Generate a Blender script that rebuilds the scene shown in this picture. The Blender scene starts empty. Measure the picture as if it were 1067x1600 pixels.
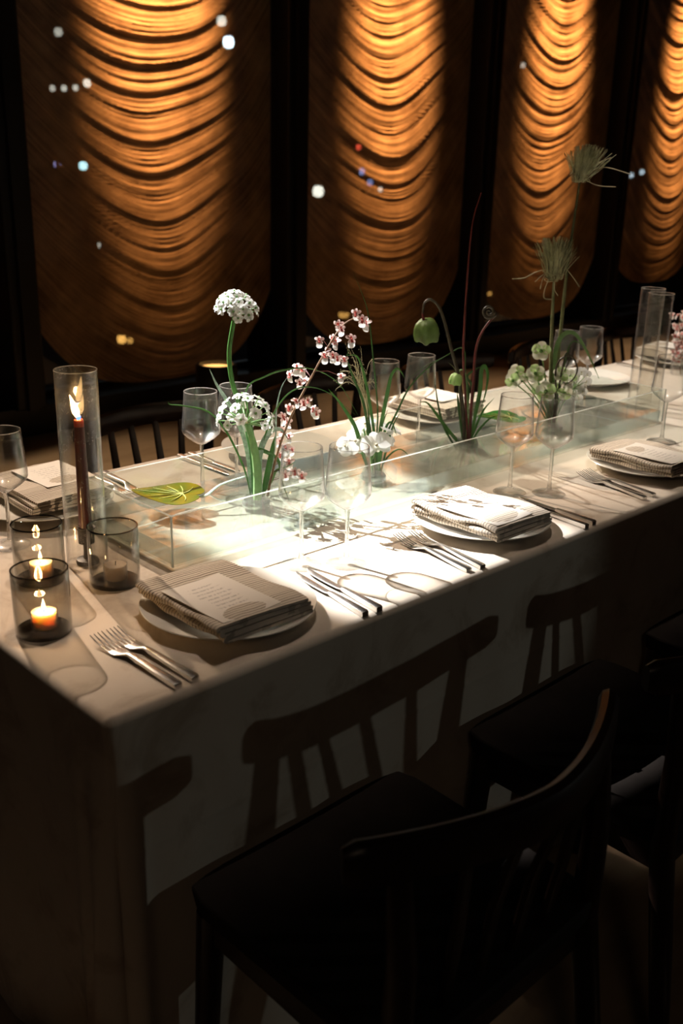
import bpy, math, random
from mathutils import Vector, Matrix, Euler
random.seed(7)
SC = bpy.context.scene
COL = SC.collection
PI = math.pi

# ------------------------------------------------------------------ camera
CAM = Vector((-0.538, -0.9645, 1.4106))
PITCH, YAW, ROLL, FPX = 0.3391, 0.7690, 0.0253, 1554.2
fwd = Vector((math.sin(YAW)*math.cos(PITCH), math.cos(YAW)*math.cos(PITCH), -math.sin(PITCH)))
r0 = Vector((math.cos(YAW), -math.sin(YAW), 0)); u0 = r0.cross(fwd)
rt = r0*math.cos(ROLL) + u0*math.sin(ROLL)
up = -r0*math.sin(ROLL) + u0*math.cos(ROLL)
cd = bpy.data.cameras.new('camera'); cam = bpy.data.objects.new('camera', cd); COL.objects.link(cam)
m = Matrix((rt, up, -fwd)).transposed().to_4x4(); m.translation = CAM
cam.matrix_world = m
cd.sensor_fit = 'VERTICAL'; cd.sensor_height = 36.0; cd.lens = FPX/1600*36
cd.clip_start = 0.02; cd.clip_end = 200
cd.dof.use_dof = True; cd.dof.focus_distance = 1.85; cd.dof.aperture_fstop = 4.5
SC.camera = cam
# ------------------------------------------------------------------ world, view
w = bpy.data.worlds.new('night'); SC.world = w; w.use_nodes = True
w.node_tree.nodes['Background'].inputs[0].default_value = (0.55, 0.68, 1.0, 1)
w.node_tree.nodes['Background'].inputs[1].default_value = 0.004
SC.view_settings.view_transform = 'Standard'; SC.view_settings.look = 'None'
SC.view_settings.gamma = 1.0; SC.view_settings.use_curve_mapping = False
SC.view_settings.exposure = 0.0
SC.cycles.transparent_max_bounces = 40
SC.cycles.max_bounces = 10
SC.cycles.sample_clamp_indirect = 4.0
SC.cycles.caustics_reflective = False; SC.cycles.caustics_refractive = False
# ------------------------------------------------------------------ ceiling spots, added fill lights
def spot(name, loc, target, power, color, size_deg, blend=.3, soft=.03, square=False):
    l = bpy.data.lights.new(name, 'SPOT'); l.energy = power; l.color = color
    l.spot_size = math.radians(size_deg); l.spot_blend = blend; l.shadow_soft_size = soft; l.use_square = square
    o = bpy.data.objects.new(name, l); COL.objects.link(o); o.location = loc
    d = Vector(target) - Vector(loc)
    z = -d.normalized(); x = Vector((1, 0, 0)); x = (x - z*x.dot(z)).normalized(); y = z.cross(x)
    mm = Matrix((x, y, z)).transposed().to_4x4(); mm.translation = Vector(loc); o.matrix_world = mm
    return o
FRAMED = []                                     # spots whose beam is cut to a rectangle of the table by shutter blades
def framed_spot(name, loc, rect, power, color, soft):
    x0, x1, y0, y1 = rect; tg = ((x0+x1)/2, (y0+y1)/2, .75)
    spot(name, loc, tg, power, color, 60, .1, soft); FRAMED.append((loc, rect, tg))
framed_spot('pin_spot', (-0.15, 3.45, 4.20), (0.435, 1.045, 0.008, 0.61), 4300, (1.0, 0.98, 0.96), .003)
framed_spot('table_spot', (0.85, 3.35, 2.75), (-0.10, 1.75, 0.01, 1.0), 500, (1.0, 0.75, 0.55), .011)
framed_spot('table_spot', (1.60, 3.25, 2.95), (1.15, 3.60, 0.01, 1.0), 620, (1.0, 0.90, 0.78), .014)
framed_spot('overhead_fill', (0.75, 0.36, 4.80), (-0.05, 1.45, 0.03, 0.97), 235, (1.0, 0.80, 0.63), .022)  # added fill that lifts the shadows around plates and napkins
framed_spot('overhead_fill', (2.05, 0.42, 4.80), (1.35, 2.90, 0.03, 0.97), 330, (1.0, 0.86, 0.72), .022)  # second added fill, for the sedge heads and right part of the table
gl = bpy.data.lights.new('rear_fill', 'POINT'); gl.energy = 12; gl.color = (1.0, .74, .50); gl.shadow_soft_size = .35  # added dim fill from behind the camera for chairs and front cloth
go = bpy.data.objects.new('rear_fill', gl); COL.objects.link(go); go.location = (-2.6, -2.9, 3.6)
spot('room_spot', (4.25, -3.45, 1.55), (0.30, 0.0, 0.50), 30, (0.95, 1.0, 0.9), 14, .35, .02)

WALL_Y = 3.85                                   # plane of the curtains
def bay_edges(k):                               # mullion k: left and right edge
    a = 3.493 + 1.795*k
    return a, a + .16
for k in range(-1, 4):
    xc = (bay_edges(k-1)[1] + bay_edges(k)[0])/2 + .02 if k < 3 else bay_edges(2)[1] + .95
    spot('curtain_spot', (xc, 2.90, 4.75), (xc, 3.85, 2.30), [200, 3600, 4000, 4000, 4000][k+1], (1.0, 0.48, 0.17), 18.5, 1.0, .10)

for xa in (1.6, 4.2, 6.8):
    spot('aisle_spot', (xa, 2.2, 4.9), (xa, 2.45, 0), 420, (1.0, 0.70, 0.42), 36, .9, .06)
# ------------------------------------------------------------------ helpers
def at(px, py, base, d=0.0):
    """photo pixel -> world point on the upright plane through base that faces the camera, d metres behind it"""
    r = rt*((px-533.5)/FPX) + up*(-(py-800)/FPX) + fwd
    n = Vector((base[0]-CAM.x, base[1]-CAM.y, 0)).normalized()
    t = (Vector((base[0], base[1], 0)) - Vector((CAM.x, CAM.y, 0))).dot(n) + d
    return CAM + r*(t/(r.dot(n)))
def on_z(px, py, z):
    r = rt*((px-533.5)/FPX) + up*(-(py-800)/FPX) + fwd
    return CAM + r*((z-CAM.z)/r.z)
def on_y(px, py, y):
    r = rt*((px-533.5)/FPX) + up*(-(py-800)/FPX) + fwd
    return CAM + r*((y-CAM.y)/r.y)

class MB:
    def __init__(s): s.v = []; s.f = []; s.mi = []
    def add(s, v, f, mi=0):
        o = len(s.v); s.v += [tuple(p) for p in v]; s.f += [tuple(i+o for i in q) for q in f]; s.mi += [mi]*len(f); return s
    def box(s, a, b, mi=0):
        x0, y0, z0 = a; x1, y1, z1 = b
        return s.add([(x0,y0,z0),(x1,y0,z0),(x1,y1,z0),(x0,y1,z0),(x0,y0,z1),(x1,y0,z1),(x1,y1,z1),(x0,y1,z1)],
            [(0,3,2,1),(4,5,6,7),(0,1,5,4),(1,2,6,5),(2,3,7,6),(3,0,4,7)], mi)
    def lathe(s, prof, n=32, c=(0,0,0), mi=0, closed=False, caps=True):
        v = []; f = []
        for r, z in prof:
            for i in range(n):
                a = 2*PI*i/n; v.append((c[0]+r*math.cos(a), c[1]+r*math.sin(a), c[2]+z))
        m = len(prof); rng = m if closed else m-1
        for j in range(rng):
            j2 = (j+1) % m
            for i in range(n):
                i2 = (i+1) % n; f.append((j*n+i, j*n+i2, j2*n+i2, j2*n+i))
        if not closed and caps:
            if prof[0][0] > 1e-6: f.append(tuple(range(n-1, -1, -1)))
            if prof[-1][0] > 1e-6: f.append(tuple((m-1)*n+i for i in range(n)))
        return s.add(v, f, mi)
    def tube(s, pts, rad, n=8, flat=1.0, ref=(0,0,1), mi=0, cap=True):
        pts = [Vector(p) for p in pts]; m = len(pts)
        if not hasattr(rad, '__len__'): rad = [rad]*m
        v = []; f = []; ref = Vector(ref); prev = None
        for i, p in enumerate(pts):
            t = (pts[min(i+1, m-1)] - pts[max(i-1, 0)]).normalized()
            if prev is None:
                a = t.cross(ref)
                if a.length < 1e-3: a = t.cross(Vector((1, 0.2, 0)))
                a.normalize()
            else:
                a = prev - t*prev.dot(t); a.normalize()
            prev = a; b = t.cross(a)
            for k in range(n):
                an = 2*PI*k/n
                v.append(p + (a*math.cos(an) + b*(math.sin(an)*flat))*rad[i])
        for i in range(m-1):
            for k in range(n):
                k2 = (k+1) % n; f.append((i*n+k, i*n+k2, (i+1)*n+k2, (i+1)*n+k))
        if cap: f.append(tuple(range(n-1, -1, -1))); f.append(tuple((m-1)*n+k for k in range(n)))
        return s.add(v, f, mi)
    def mesh(s, name, mats, smooth=True, local=None):
        me = bpy.data.meshes.new(name)
        v = s.v if local is None else [(x-local[0], y-local[1], z-local[2]) for x, y, z in s.v]
        me.from_pydata(v, [], s.f); me.update()
        for mt in (mats if isinstance(mats, (list, tuple)) else [mats]): me.materials.append(mt)
        me.polygons.foreach_set('material_index', s.mi)
        me.polygons.foreach_set('use_smooth', [smooth]*len(s.f))
        if smooth:
            try: me.set_sharp_from_angle(angle=math.radians(40))
            except Exception: pass
        return me
    def build(s, name, mats, parent=None, loc=None, smooth=True, local=None):
        return link(name, s.mesh(name, mats, smooth, local), parent, loc)
def link(name, me, parent=None, loc=None, rot=None, scale=None):
    o = bpy.data.objects.new(name, me); COL.objects.link(o)
    if parent: o.parent = parent
    if loc is not None: o.location = loc
    if rot is not None: o.rotation_euler = rot
    if scale is not None: o.scale = (scale,)*3
    return o
def bevel(o, wd, seg=2):
    b = o.modifiers.new('bevel', 'BEVEL'); b.width = wd; b.segments = seg; b.limit_method = 'ANGLE'; return o
def tag(o, label=None, cat=None, group=None, kind=None):
    if label: o['label'] = label
    if cat: o['category'] = cat
    if group: o['group'] = group
    if kind: o['kind'] = kind
    return o
def thing(name, label, cat, loc=(0,0,0), rz=0, group=None):
    o = bpy.data.objects.new(name, None); COL.objects.link(o); o.location = loc; o.rotation_euler = (0,0,rz)
    o.empty_display_size = .05
    return tag(o, label, cat, group)
def copy_tree(o, parent=None):
    c = o.copy(); COL.objects.link(c)
    if parent: c.parent = parent
    for ch in list(o.children): copy_tree(ch, c)
    return c
def struct(o): o['kind'] = 'structure'; return o
def spline(pts, n=24):
    """Catmull-Rom through pts"""
    P = [Vector(p) for p in pts]; P = [P[0]*2-P[1]] + P + [P[-1]*2-P[-2]]
    out = []; segs = len(P)-3; per = max(2, n//segs)
    for i in range(segs):
        a, b, c, d = P[i:i+4]
        for k in range(per):
            t = k/per
            out.append(.5*((2*b) + (c-a)*t + (2*a-5*b+4*c-d)*t*t + (3*b-a-3*c+d)*t**3))
    out.append(P[-2]); return out
def lerpl(vals, n):
    o = []
    for i in range(n):
        t = i/(n-1)*(len(vals)-1); k = min(int(t), len(vals)-2); o.append(vals[k]+(vals[k+1]-vals[k])*(t-k))
    return o

# ------------------------------------------------------------------ materials
class NT:
    def __init__(s, name):
        s.m = bpy.data.materials.new(name); s.m.use_nodes = True; s.t = s.m.node_tree; s.t.nodes.clear()
        s.out = s.n('ShaderNodeOutputMaterial')
    def n(s, typ, **kw):
        nd = s.t.nodes.new(typ)
        for k, v in kw.items():
            if k.startswith('_'): setattr(nd, k[1:], v)
            else:
                key = int(k[1:]) if k[0] == 'i' and k[1:].isdigit() else k.replace('__', ' ')
                if isinstance(v, bpy.types.NodeSocket): s.t.links.new(v, nd.inputs[key])
                else: nd.inputs[key].default_value = v
        return nd
    def l(s, a, b): s.t.links.new(a, b)
    def surf(s, sock): s.l(sock, s.out.inputs['Surface']); return s.m
    def noise(s, scale, detail=3, rough=.5, vec=None, dist=0):
        nd = s.n('ShaderNodeTexNoise'); nd.inputs['Scale'].default_value = scale; nd.inputs['Detail'].default_value = detail
        nd.inputs['Roughness'].default_value = rough; nd.inputs['Distortion'].default_value = dist
        if vec is not None: s.l(vec, nd.inputs['Vector'])
        return nd.outputs['Fac']
    def obj(s): return s.n('ShaderNodeTexCoord').outputs['Object']
    def ramp(s, fac, stops):
        r = s.n('ShaderNodeValToRGB'); s.l(fac, r.inputs[0]); e = r.color_ramp.elements
        while len(e) < len(stops): e.new(.5)
        for el, (p, c) in zip(e, stops): el.position = p; el.color = (*c, 1) if len(c) == 3 else c
        return r.outputs[0]
    def math(s, op, a, b=0.0, clamp=False):
        nd = s.n('ShaderNodeMath', _operation=op); nd.use_clamp = clamp
        for i, v in enumerate((a, b)):
            if isinstance(v, bpy.types.NodeSocket): s.l(v, nd.inputs[i])
            else: nd.inputs[i].default_value = v
        return nd.outputs[0]
    def bump(s, h, strength=.2, dist=.01):
        b = s.n('ShaderNodeBump'); b.inputs['Strength'].default_value = strength; b.inputs['Distance'].default_value = dist
        s.l(h, b.inputs['Height']); return b.outputs[0]
def c4(c): return (*c, 1)
def pbr(name, color, rough=.5, metal=0.0, var=.0, vscale=30, bump=0, bscale=80, spec=.5, sub=0, sheen=0, coat=0, trans=0):
    t = NT(name); p = t.n('ShaderNodeBsdfPrincipled')
    p.inputs['Roughness'].default_value = rough; p.inputs['Metallic'].default_value = metal
    p.inputs['Specular IOR Level'].default_value = spec
    p.inputs['Sheen Weight'].default_value = sheen; p.inputs['Coat Weight'].default_value = coat
    if var:
        f = t.noise(vscale, 4, .55, t.obj())
        lo = tuple(max(0, x*(1-var)) for x in color); hi = tuple(min(1, x*(1+var)) for x in color)
        t.l(t.ramp(f, [(.3, lo), (.7, hi)]), p.inputs['Base Color'])
    else: p.inputs['Base Color'].default_value = c4(color)
    if bump: t.l(t.bump(t.noise(bscale, 4, .6, t.obj()), bump, .004), p.inputs['Normal'])
    if sub:
        p.inputs['Subsurface Weight'].default_value = sub; p.inputs['Subsurface Radius'].default_value = (.02, .016, .012)
        p.inputs['Subsurface Scale'].default_value = 1.0
    if trans:
        tr = t.n('ShaderNodeBsdfTranslucent'); tr.inputs[0].default_value = c4(color)
        mx = t.n('ShaderNodeMixShader'); mx.inputs[0].default_value = trans
        t.l(p.outputs[0], mx.inputs[1]); t.l(tr.outputs[0], mx.inputs[2]); return t.surf(mx.outputs[0])
    return t.surf(p.outputs[0])
def clear(name, tint, ior=1.45, rough=.01, dust_glint=0.0, dust_glint_col=(.8,.84,.82), mist_reflection=None, specks=0.0, edge=(4.0, .75), solid=0.0, solid_ior=1.45, soft=0.0):
    """thin clear wall: straight transmission, Fresnel reflection, optional film of dust, droplets or painted reflection"""
    t = NT(name)
    tr = t.n('ShaderNodeBsdfTransparent')
    lw = t.n('ShaderNodeLayerWeight'); lw.inputs['Blend'].default_value = .5
    t.l(t.ramp(t.math('POWER', lw.outputs['Facing'], 4.5), [(0, tint), (1, tuple(x*edge[1] for x in tint))]), tr.inputs[0])
    g = t.n('ShaderNodeBsdfAnisotropic'); g.inputs['Roughness'].default_value = rough
    g.inputs[0].default_value = (1, 1, 1, 1)
    f0 = ((ior-1)/(ior+1))**2
    frf = t.math('ADD', t.math('MULTIPLY', t.math('POWER', lw.outputs['Facing'], edge[0]), 1-f0), f0)
    gout = g.outputs[0]
    if soft:
        g2 = t.n('ShaderNodeBsdfAnisotropic'); g2.inputs['Roughness'].default_value = .32; g2.inputs[0].default_value = (1, 1, 1, 1)
        mg = t.n('ShaderNodeMixShader'); mg.inputs[0].default_value = soft; t.l(gout, mg.inputs[1]); t.l(g2.outputs[0], mg.inputs[2]); gout = mg.outputs[0]
    mx = t.n('ShaderNodeMixShader'); t.l(frf, mx.inputs[0]); t.l(tr.outputs[0], mx.inputs[1]); t.l(gout, mx.inputs[2])
    res = mx.outputs[0]
    if solid:
        gl = t.n('ShaderNodeBsdfGlass'); gl.inputs['IOR'].default_value = solid_ior; gl.inputs['Roughness'].default_value = 0.0
        gl.inputs[0].default_value = c4(tint)
        ms = t.n('ShaderNodeMixShader'); ms.inputs[0].default_value = solid; t.l(res, ms.inputs[1]); t.l(gl.outputs[0], ms.inputs[2]); res = ms.outputs[0]
    if dust_glint or specks or mist_reflection:
        co = t.obj()
        f = t.math('MULTIPLY', t.ramp(t.noise(60, 6, .75, co), [(.35, (.45,.45,.45)), (.75, (1,1,1))]), dust_glint)
        if mist_reflection:
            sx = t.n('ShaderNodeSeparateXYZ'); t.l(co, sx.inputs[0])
            lo = t.math('LESS_THAN', sx.outputs['Z'], mist_reflection[0])
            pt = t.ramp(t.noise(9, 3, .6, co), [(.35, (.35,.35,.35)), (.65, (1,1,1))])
            f = t.math('ADD', f, t.math('MULTIPLY', t.math('MULTIPLY', lo, pt), mist_reflection[1]))
        if specks:
            vo = t.n('ShaderNodeTexVoronoi'); t.l(co, vo.inputs['Vector']); vo.inputs['Scale'].default_value = 260
            sp = t.math('LESS_THAN', vo.outputs['Distance'], .16)
            f = t.math('ADD', f, t.math('MULTIPLY', t.math('MULTIPLY', sp, t.ramp(t.noise(35, 2, .5, co), [(.52, (0,0,0)), (.6, (1,1,1))])), specks))
        d1 = t.n('ShaderNodeBsdfDiffuse'); d1.inputs[0].default_value = c4(dust_glint_col)
        d2 = t.n('ShaderNodeBsdfTranslucent'); d2.inputs[0].default_value = c4(dust_glint_col)
        dm = t.n('ShaderNodeMixShader'); dm.inputs[0].default_value = .8; t.l(d1.outputs[0], dm.inputs[1]); t.l(d2.outputs[0], dm.inputs[2])
        m2 = t.n('ShaderNodeMixShader'); t.l(f, m2.inputs[0]); t.l(res, m2.inputs[1]); t.l(dm.outputs[0], m2.inputs[2]); res = m2.outputs[0]
    return t.surf(res)
def emit(name, color, strength):
    t = NT(name); e = t.n('ShaderNodeEmission'); e.inputs[0].default_value = c4(color); e.inputs[1].default_value = strength
    return t.surf(e.outputs[0])

M = {}
M['glass'] = clear('wine_glass', (.985, .985, .98), 1.52, .04, edge=(3.2, .10), soft=.35)
M['glass_stem'] = clear('wine_glass_stem', (.985, .985, .98), 1.52, .03, edge=(4.2, .6), solid=.75)
M['glass_foot'] = clear('wine_glass_foot', (.985, .985, .98), 1.5, .05, edge=(5, .6), soft=.3)
M['glass_rim'] = clear('glass_rim', (.9, .9, .88), 1.6, .1, dust_glint=.5, dust_glint_col=(.85,.82,.78), edge=(2.5, .6))  # pale film paints the bright glint along the rims
M['hurricane'] = clear('hurricane_glass', (.97, .965, .95), 1.5, .02, specks=.5, dust_glint_col=(.9,.85,.8), edge=(3.4, .15), soft=.3)
M['smoke'] = clear('smoked_glass', (.85, .84, .815), 1.5, .02, edge=(4, .4))
M['smoke_base'] = clear('smoked_glass_base', (.33, .31, .29), 1.45, .02)
M['acrylic'] = clear('acrylic', (.95, .975, .96), 1.5, .015, dust_glint=.012, mist_reflection=(.0365, .075), dust_glint_col=(.80,.86,.83))  # mist band below the waterline also paints the grey reflection in the water
M['acrylic_edge'] = clear('acrylic_cut_edge', (.9, .96, .93), 1.45, .1, dust_glint=1.7, dust_glint_col=(.95,.98,.96))
M['acrylic_base'] = clear('acrylic_base', (.95, .975, .96), 1.3, .05, dust_glint=.05)
M['water'] = clear('water', (.975, .99, .98), 1.33, .0)
M['water_side_reflection'] = clear('water_edge_reflection', (.64, .70, .69), 1.33, .05, dust_glint=.14, dust_glint_col=(.62,.68,.66))  # grey tint and speckle paint the water's inner reflection and dim passing light
M['pane'] = clear('window_glass', (.9, .92, .9), 1.45, .0)
M['dark_wood'] = pbr('dark_stained_wood', (.016, .008, .0055), .34, var=.35, vscale=14, bump=.05, bscale=60, spec=.4)
M['seat_wood'] = pbr('seat_wood', (.016, .012, .010), .8, var=.3, vscale=14, spec=.12)
M['frame'] = pbr('dark_bronze_frame', (.010, .010, .011), .42, .0, spec=.4)
M['wall'] = pbr('dark_wall', (.04, .035, .03), .8)
M['ceiling'] = pbr('ceiling_paint', (.05, .045, .04), .9)
M['plate'] = pbr('cream_stoneware', (.78, .75, .68), .16, var=.02, vscale=40)
M['paper'] = None
M['steel'] = pbr('polished_steel', (.80, .78, .75), .27, 1.0)
M['black_metal'] = pbr('black_metal', (.012, .011, .011), .35, spec=.5)
M['wax_red'] = pbr('dark_red_wax', (.085, .008, .006), .35, sub=.0, spec=.5)
M['wax_tip'] = pbr('molten_red_wax', (.42, .05, .02), .3, sub=.3)
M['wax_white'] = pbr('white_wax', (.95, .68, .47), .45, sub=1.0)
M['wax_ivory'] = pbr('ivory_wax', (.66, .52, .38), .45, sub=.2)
M['wick'] = pbr('burnt_wick', (.01, .008, .006), .9)
M['flame'] = emit('candle_flame', (1.0, .62, .26), 26)
M['flame_blue'] = emit('candle_flame_root', (.12, .28, 1.0), 3)
M['green'] = pbr('stem_green', (.075, .22, .045), .45, var=.25, vscale=40, trans=.15)
M['green_pale'] = pbr('pale_stem_green', (.23, .42, .16), .45, var=.2, vscale=60, trans=.15)
M['green_dark'] = pbr('blade_green', (.045, .13, .028), .45, var=.3, vscale=40, trans=.2)
M['green_olive'] = pbr('olive_stem', (.17, .18, .08), .5, var=.3, vscale=60)
M['sage'] = pbr('silver_green_leaf', (.42, .55, .46), .6, var=.45, vscale=140, trans=.15)
M['brown_stem'] = pbr('brown_stem', (.22, .12, .06), .5, var=.3, vscale=80)
M['red_stem'] = pbr('red_stem', (.12, .020, .018), .4, var=.35, vscale=60)
M['dark_stem'] = pbr('dark_stem', (.05, .04, .022), .5, var=.3, vscale=60)
M['petal'] = pbr('white_petal', (.86, .86, .84), .5, trans=.3)
M['petal_cream'] = pbr('cream_petal', (.86, .86, .76), .5, trans=.5)
M['petal_pink'] = pbr('pink_marked_petal', (.84, .60, .56), .5, var=.35, vscale=160, trans=.25)
M['petal_red'] = pbr('crimson_lip', (.55, .10, .08), .5, var=.3, vscale=120)
M['pod'] = pbr('green_bell', (.15, .25, .065), .45, var=.3, vscale=50, trans=.3)
M['hell'] = pbr('green_white_sepal', (.58, .78, .38), .5, var=.25, vscale=50, trans=.5)
M['brush'] = pbr('sedge_thread', (.46, .46, .27), .6, var=.35, vscale=60, trans=.15)
M['straw'] = pbr('straw_thread', (.42, .36, .22), .6)
M['kenzan'] = pbr('lead_pin_holder', (.42, .44, .42), .3, .8)
M['street'] = pbr('asphalt', (.015, .015, .016), .85, var=.2)
M['pole'] = pbr('lamp_post_paint', (.012, .012, .012), .5)

def mat_cloth():
    t = NT('ivory_tablecloth'); p = t.n('ShaderNodeBsdfPrincipled'); co = t.obj()
    f = t.noise(7, 6, .62, co, .6)
    f2 = t.noise(2.2, 3, .5, co)
    a = t.ramp(f, [(.34, (.50, .415, .33)), (.47, (.665, .59, .50)), (.75, (.70, .635, .55))])
    b = t.ramp(f2, [(.3, (.92, .9, .88)), (.7, (1, 1, 1))])
    mx = t.n('ShaderNodeMix', _data_type='RGBA', _blend_type='MULTIPLY'); mx.inputs[0].default_value = 1
    t.l(a, mx.inputs[6]); t.l(b, mx.inputs[7]); t.l(mx.outputs[2], p.inputs['Base Color'])
    p.inputs['Roughness'].default_value = .75; p.inputs['Sheen Weight'].default_value = .15; p.inputs['Specular IOR Level'].default_value = .2
    h = t.math('ADD', t.noise(900, 2, .5, co), t.math('MULTIPLY', t.noise(14, 4, .6, co), 2.0))
    t.l(t.bump(h, .12, .003), p.inputs['Normal'])
    return t.surf(p.outputs[0])
M['cloth'] = mat_cloth()
def mat_floor():
    t = NT('beige_stone_floor'); p = t.n('ShaderNodeBsdfPrincipled'); co = t.obj()
    mp = t.n('ShaderNodeMapping'); t.l(co, mp.inputs[0]); mp.inputs['Scale'].default_value = (1.2, 5, 1)
    f = t.noise(1.6, 7, .65, mp.outputs[0], .4)
    t.l(t.ramp(f, [(.3, (.33, .235, .15)), (.5, (.44, .325, .215)), (.7, (.50, .38, .26))]), p.inputs['Base Color'])
    p.inputs['Roughness'].default_value = .55
    t.l(t.bump(t.noise(45, 5, .7, co), .25, .004), p.inputs['Normal'])
    return t.surf(p.outputs[0])
M['floor'] = mat_floor()
def mat_curtain():
    t = NT('gold_chain_curtain'); co = t.obj()
    p = t.n('ShaderNodeBsdfPrincipled')
    f = t.noise(3, 5, .6, co)
    fa = t.n('ShaderNodeAttribute', _attribute_name='fold')
    sp_ = t.n('ShaderNodeSeparateXYZ'); t.l(co, sp_.inputs[0])
    cb = t.n('ShaderNodeCombineXYZ'); t.l(t.math('MULTIPLY', fa.outputs['Fac'], 110.0), cb.inputs[0]); t.l(t.math('MULTIPLY', sp_.outputs['X'], 2.2), cb.inputs[1])
    weave = t.noise(1.0, 5, .7, cb.outputs[0])
    t.l(t.ramp(t.math('ADD', t.math('MULTIPLY', f, .45), t.math('MULTIPLY', weave, .55)), [(.38, (.14, .075, .032)), (.60, (.68, .44, .245))]), p.inputs['Base Color'])
    p.inputs['Roughness'].default_value = .5; p.inputs['Metallic'].default_value = .15
    p.inputs['Specular IOR Level'].default_value = .3
    t.l(t.bump(weave, .7, .012), p.inputs['Normal'])
    tr = t.n('ShaderNodeBsdfTransparent')
    mx = t.n('ShaderNodeMixShader'); mx.inputs[0].default_value = .16
    t.l(p.outputs[0], mx.inputs[1]); t.l(tr.outputs[0], mx.inputs[2])
    return t.surf(mx.outputs[0])
M['curtain'] = mat_curtain()
def mat_napkin():
    t = NT('striped_linen'); p = t.n('ShaderNodeBsdfPrincipled'); co = t.obj()
    sx = t.n('ShaderNodeSeparateXYZ'); t.l(co, sx.inputs[0])
    wob = t.math('MULTIPLY', t.noise(30, 2, .5, co), .006)
    y = t.math('ADD', sx.outputs['Y'], wob)
    s1 = t.math('SINE', t.math('MULTIPLY', y, 1150.0))
    lines = t.math('GREATER_THAN', t.math('SINE', t.math('MULTIPLY', y, 980.0)), .45)
    mpn = t.n('ShaderNodeMapping'); t.l(co, mpn.inputs[0]); mpn.inputs['Scale'].default_value = (2, 60, 2)
    band = t.ramp(t.noise(1.6, 2, .5, mpn.outputs[0]), [(.38, (.25,.25,.25)), (.56, (.75,.75,.75))])
    edge_ = t.math('GREATER_THAN', y, .150)
    k = t.math('MULTIPLY', lines, t.math('ADD', band, t.math('MULTIPLY', edge_, .42)), True)
    col = t.ramp(k, [(0, (.68, .60, .50)), (1, (.11, .085, .062))])
    t.l(col, p.inputs['Base Color']); p.inputs['Roughness'].default_value = .85; p.inputs['Specular IOR Level'].default_value = .2
    t.l(t.bump(t.math('ADD', s1, t.noise(700, 2, .5, co)), .1, .001), p.inputs['Normal'])
    return t.surf(p.outputs[0])
M['napkin'] = mat_napkin()
def mat_paper():
    """menu card: small grey lines of print, too small in the photograph to read"""
    t = NT('menu_card_paper'); p = t.n('ShaderNodeBsdfPrincipled'); co = t.obj()
    sx = t.n('ShaderNodeSeparateXYZ'); t.l(co, sx.inputs[0])
    ax = t.math('ABSOLUTE', sx.outputs['X']); ay = t.math('ABSOLUTE', sx.outputs['Y'])
    row = t.math('GREATER_THAN', t.math('SINE', t.math('MULTIPLY', sx.outputs['Y'], 560.0)), .45)
    mp = t.n('ShaderNodeMapping'); t.l(co, mp.inputs[0]); mp.inputs['Scale'].default_value = (260, 89, 1)
    word = t.math('GREATER_THAN', t.noise(1.2, 2, .6, mp.outputs[0]), .47)
    mp2 = t.n('ShaderNodeMapping'); t.l(co, mp2.inputs[0]); mp2.inputs['Scale'].default_value = (3, 120, 1)
    wid = t.math('MULTIPLY', t.noise(1.0, 1, .5, mp2.outputs[0]), .052)
    inx = t.math('LESS_THAN', ax, wid); iny = t.math('LESS_THAN', ay, .052)
    ink = t.math('MULTIPLY', t.math('MULTIPLY', row, word), t.math('MULTIPLY', inx, iny))
    t.l(t.ramp(t.math('MULTIPLY', ink, .5), [(0, (.80, .75, .68)), (1, (.25, .22, .2))]), p.inputs['Base Color'])
    p.inputs['Roughness'].default_value = .7
    return t.surf(p.outputs[0])
M['paper'] = mat_paper()
def mat_leaf(name, body, edge, vein):
    t = NT(name); p = t.n('ShaderNodeBsdfPrincipled'); co = t.obj()
    sx = t.n('ShaderNodeSeparateXYZ'); t.l(co, sx.inputs[0])
    f = t.noise(24, 3, .5, co)
    t.l(t.ramp(f, [(.35, body), (.7, edge)]), p.inputs['Base Color'])
    p.inputs['Roughness'].default_value = .22
    tr = t.n('ShaderNodeBsdfTranslucent'); tr.inputs[0].default_value = c4(body)
    mx = t.n('ShaderNodeMixShader'); mx.inputs[0].default_value = .25
    t.l(p.outputs[0], mx.inputs[1]); t.l(tr.outputs[0], mx.inputs[2]); return t.surf(mx.outputs[0])
M['leaf'] = mat_leaf('olive_anthurium_leaf', (.17, .12, .004), (.04, .085, .006), None)
M['leaf2'] = mat_leaf('green_anthurium_leaf', (.05, .22, .04), (.03, .13, .025), None)
M['vein'] = pbr('leaf_vein', (.36, .38, .10), .4)

# ------------------------------------------------------------------ room
T = .75                                         # table height
RX0, RX1, RY0 = -4.5, 13.0, -4.6
WY = 3.83
struct(MB().box((RX0, RY0, -.1), (RX1, WY+.3, 0)).build('floor', M['floor'], smooth=False))
struct(MB().box((RX0, RY0, 5.2), (RX1, WY+.3, 5.3)).build('ceiling', M['ceiling'], smooth=False))
struct(MB().box((RX0-.1, RY0, 0), (RX0, WY+.3, 5.2)).build('wall_left', M['wall'], smooth=False))
struct(MB().box((RX1, RY0, 0), (RX1+.1, WY+.3, 5.2)).build('wall_right', M['wall'], smooth=False))
struct(MB().box((RX0, RY0-.1, 0), (RX1, RY0, 5.2)).build('wall_back', M['wall'], smooth=False))
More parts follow.
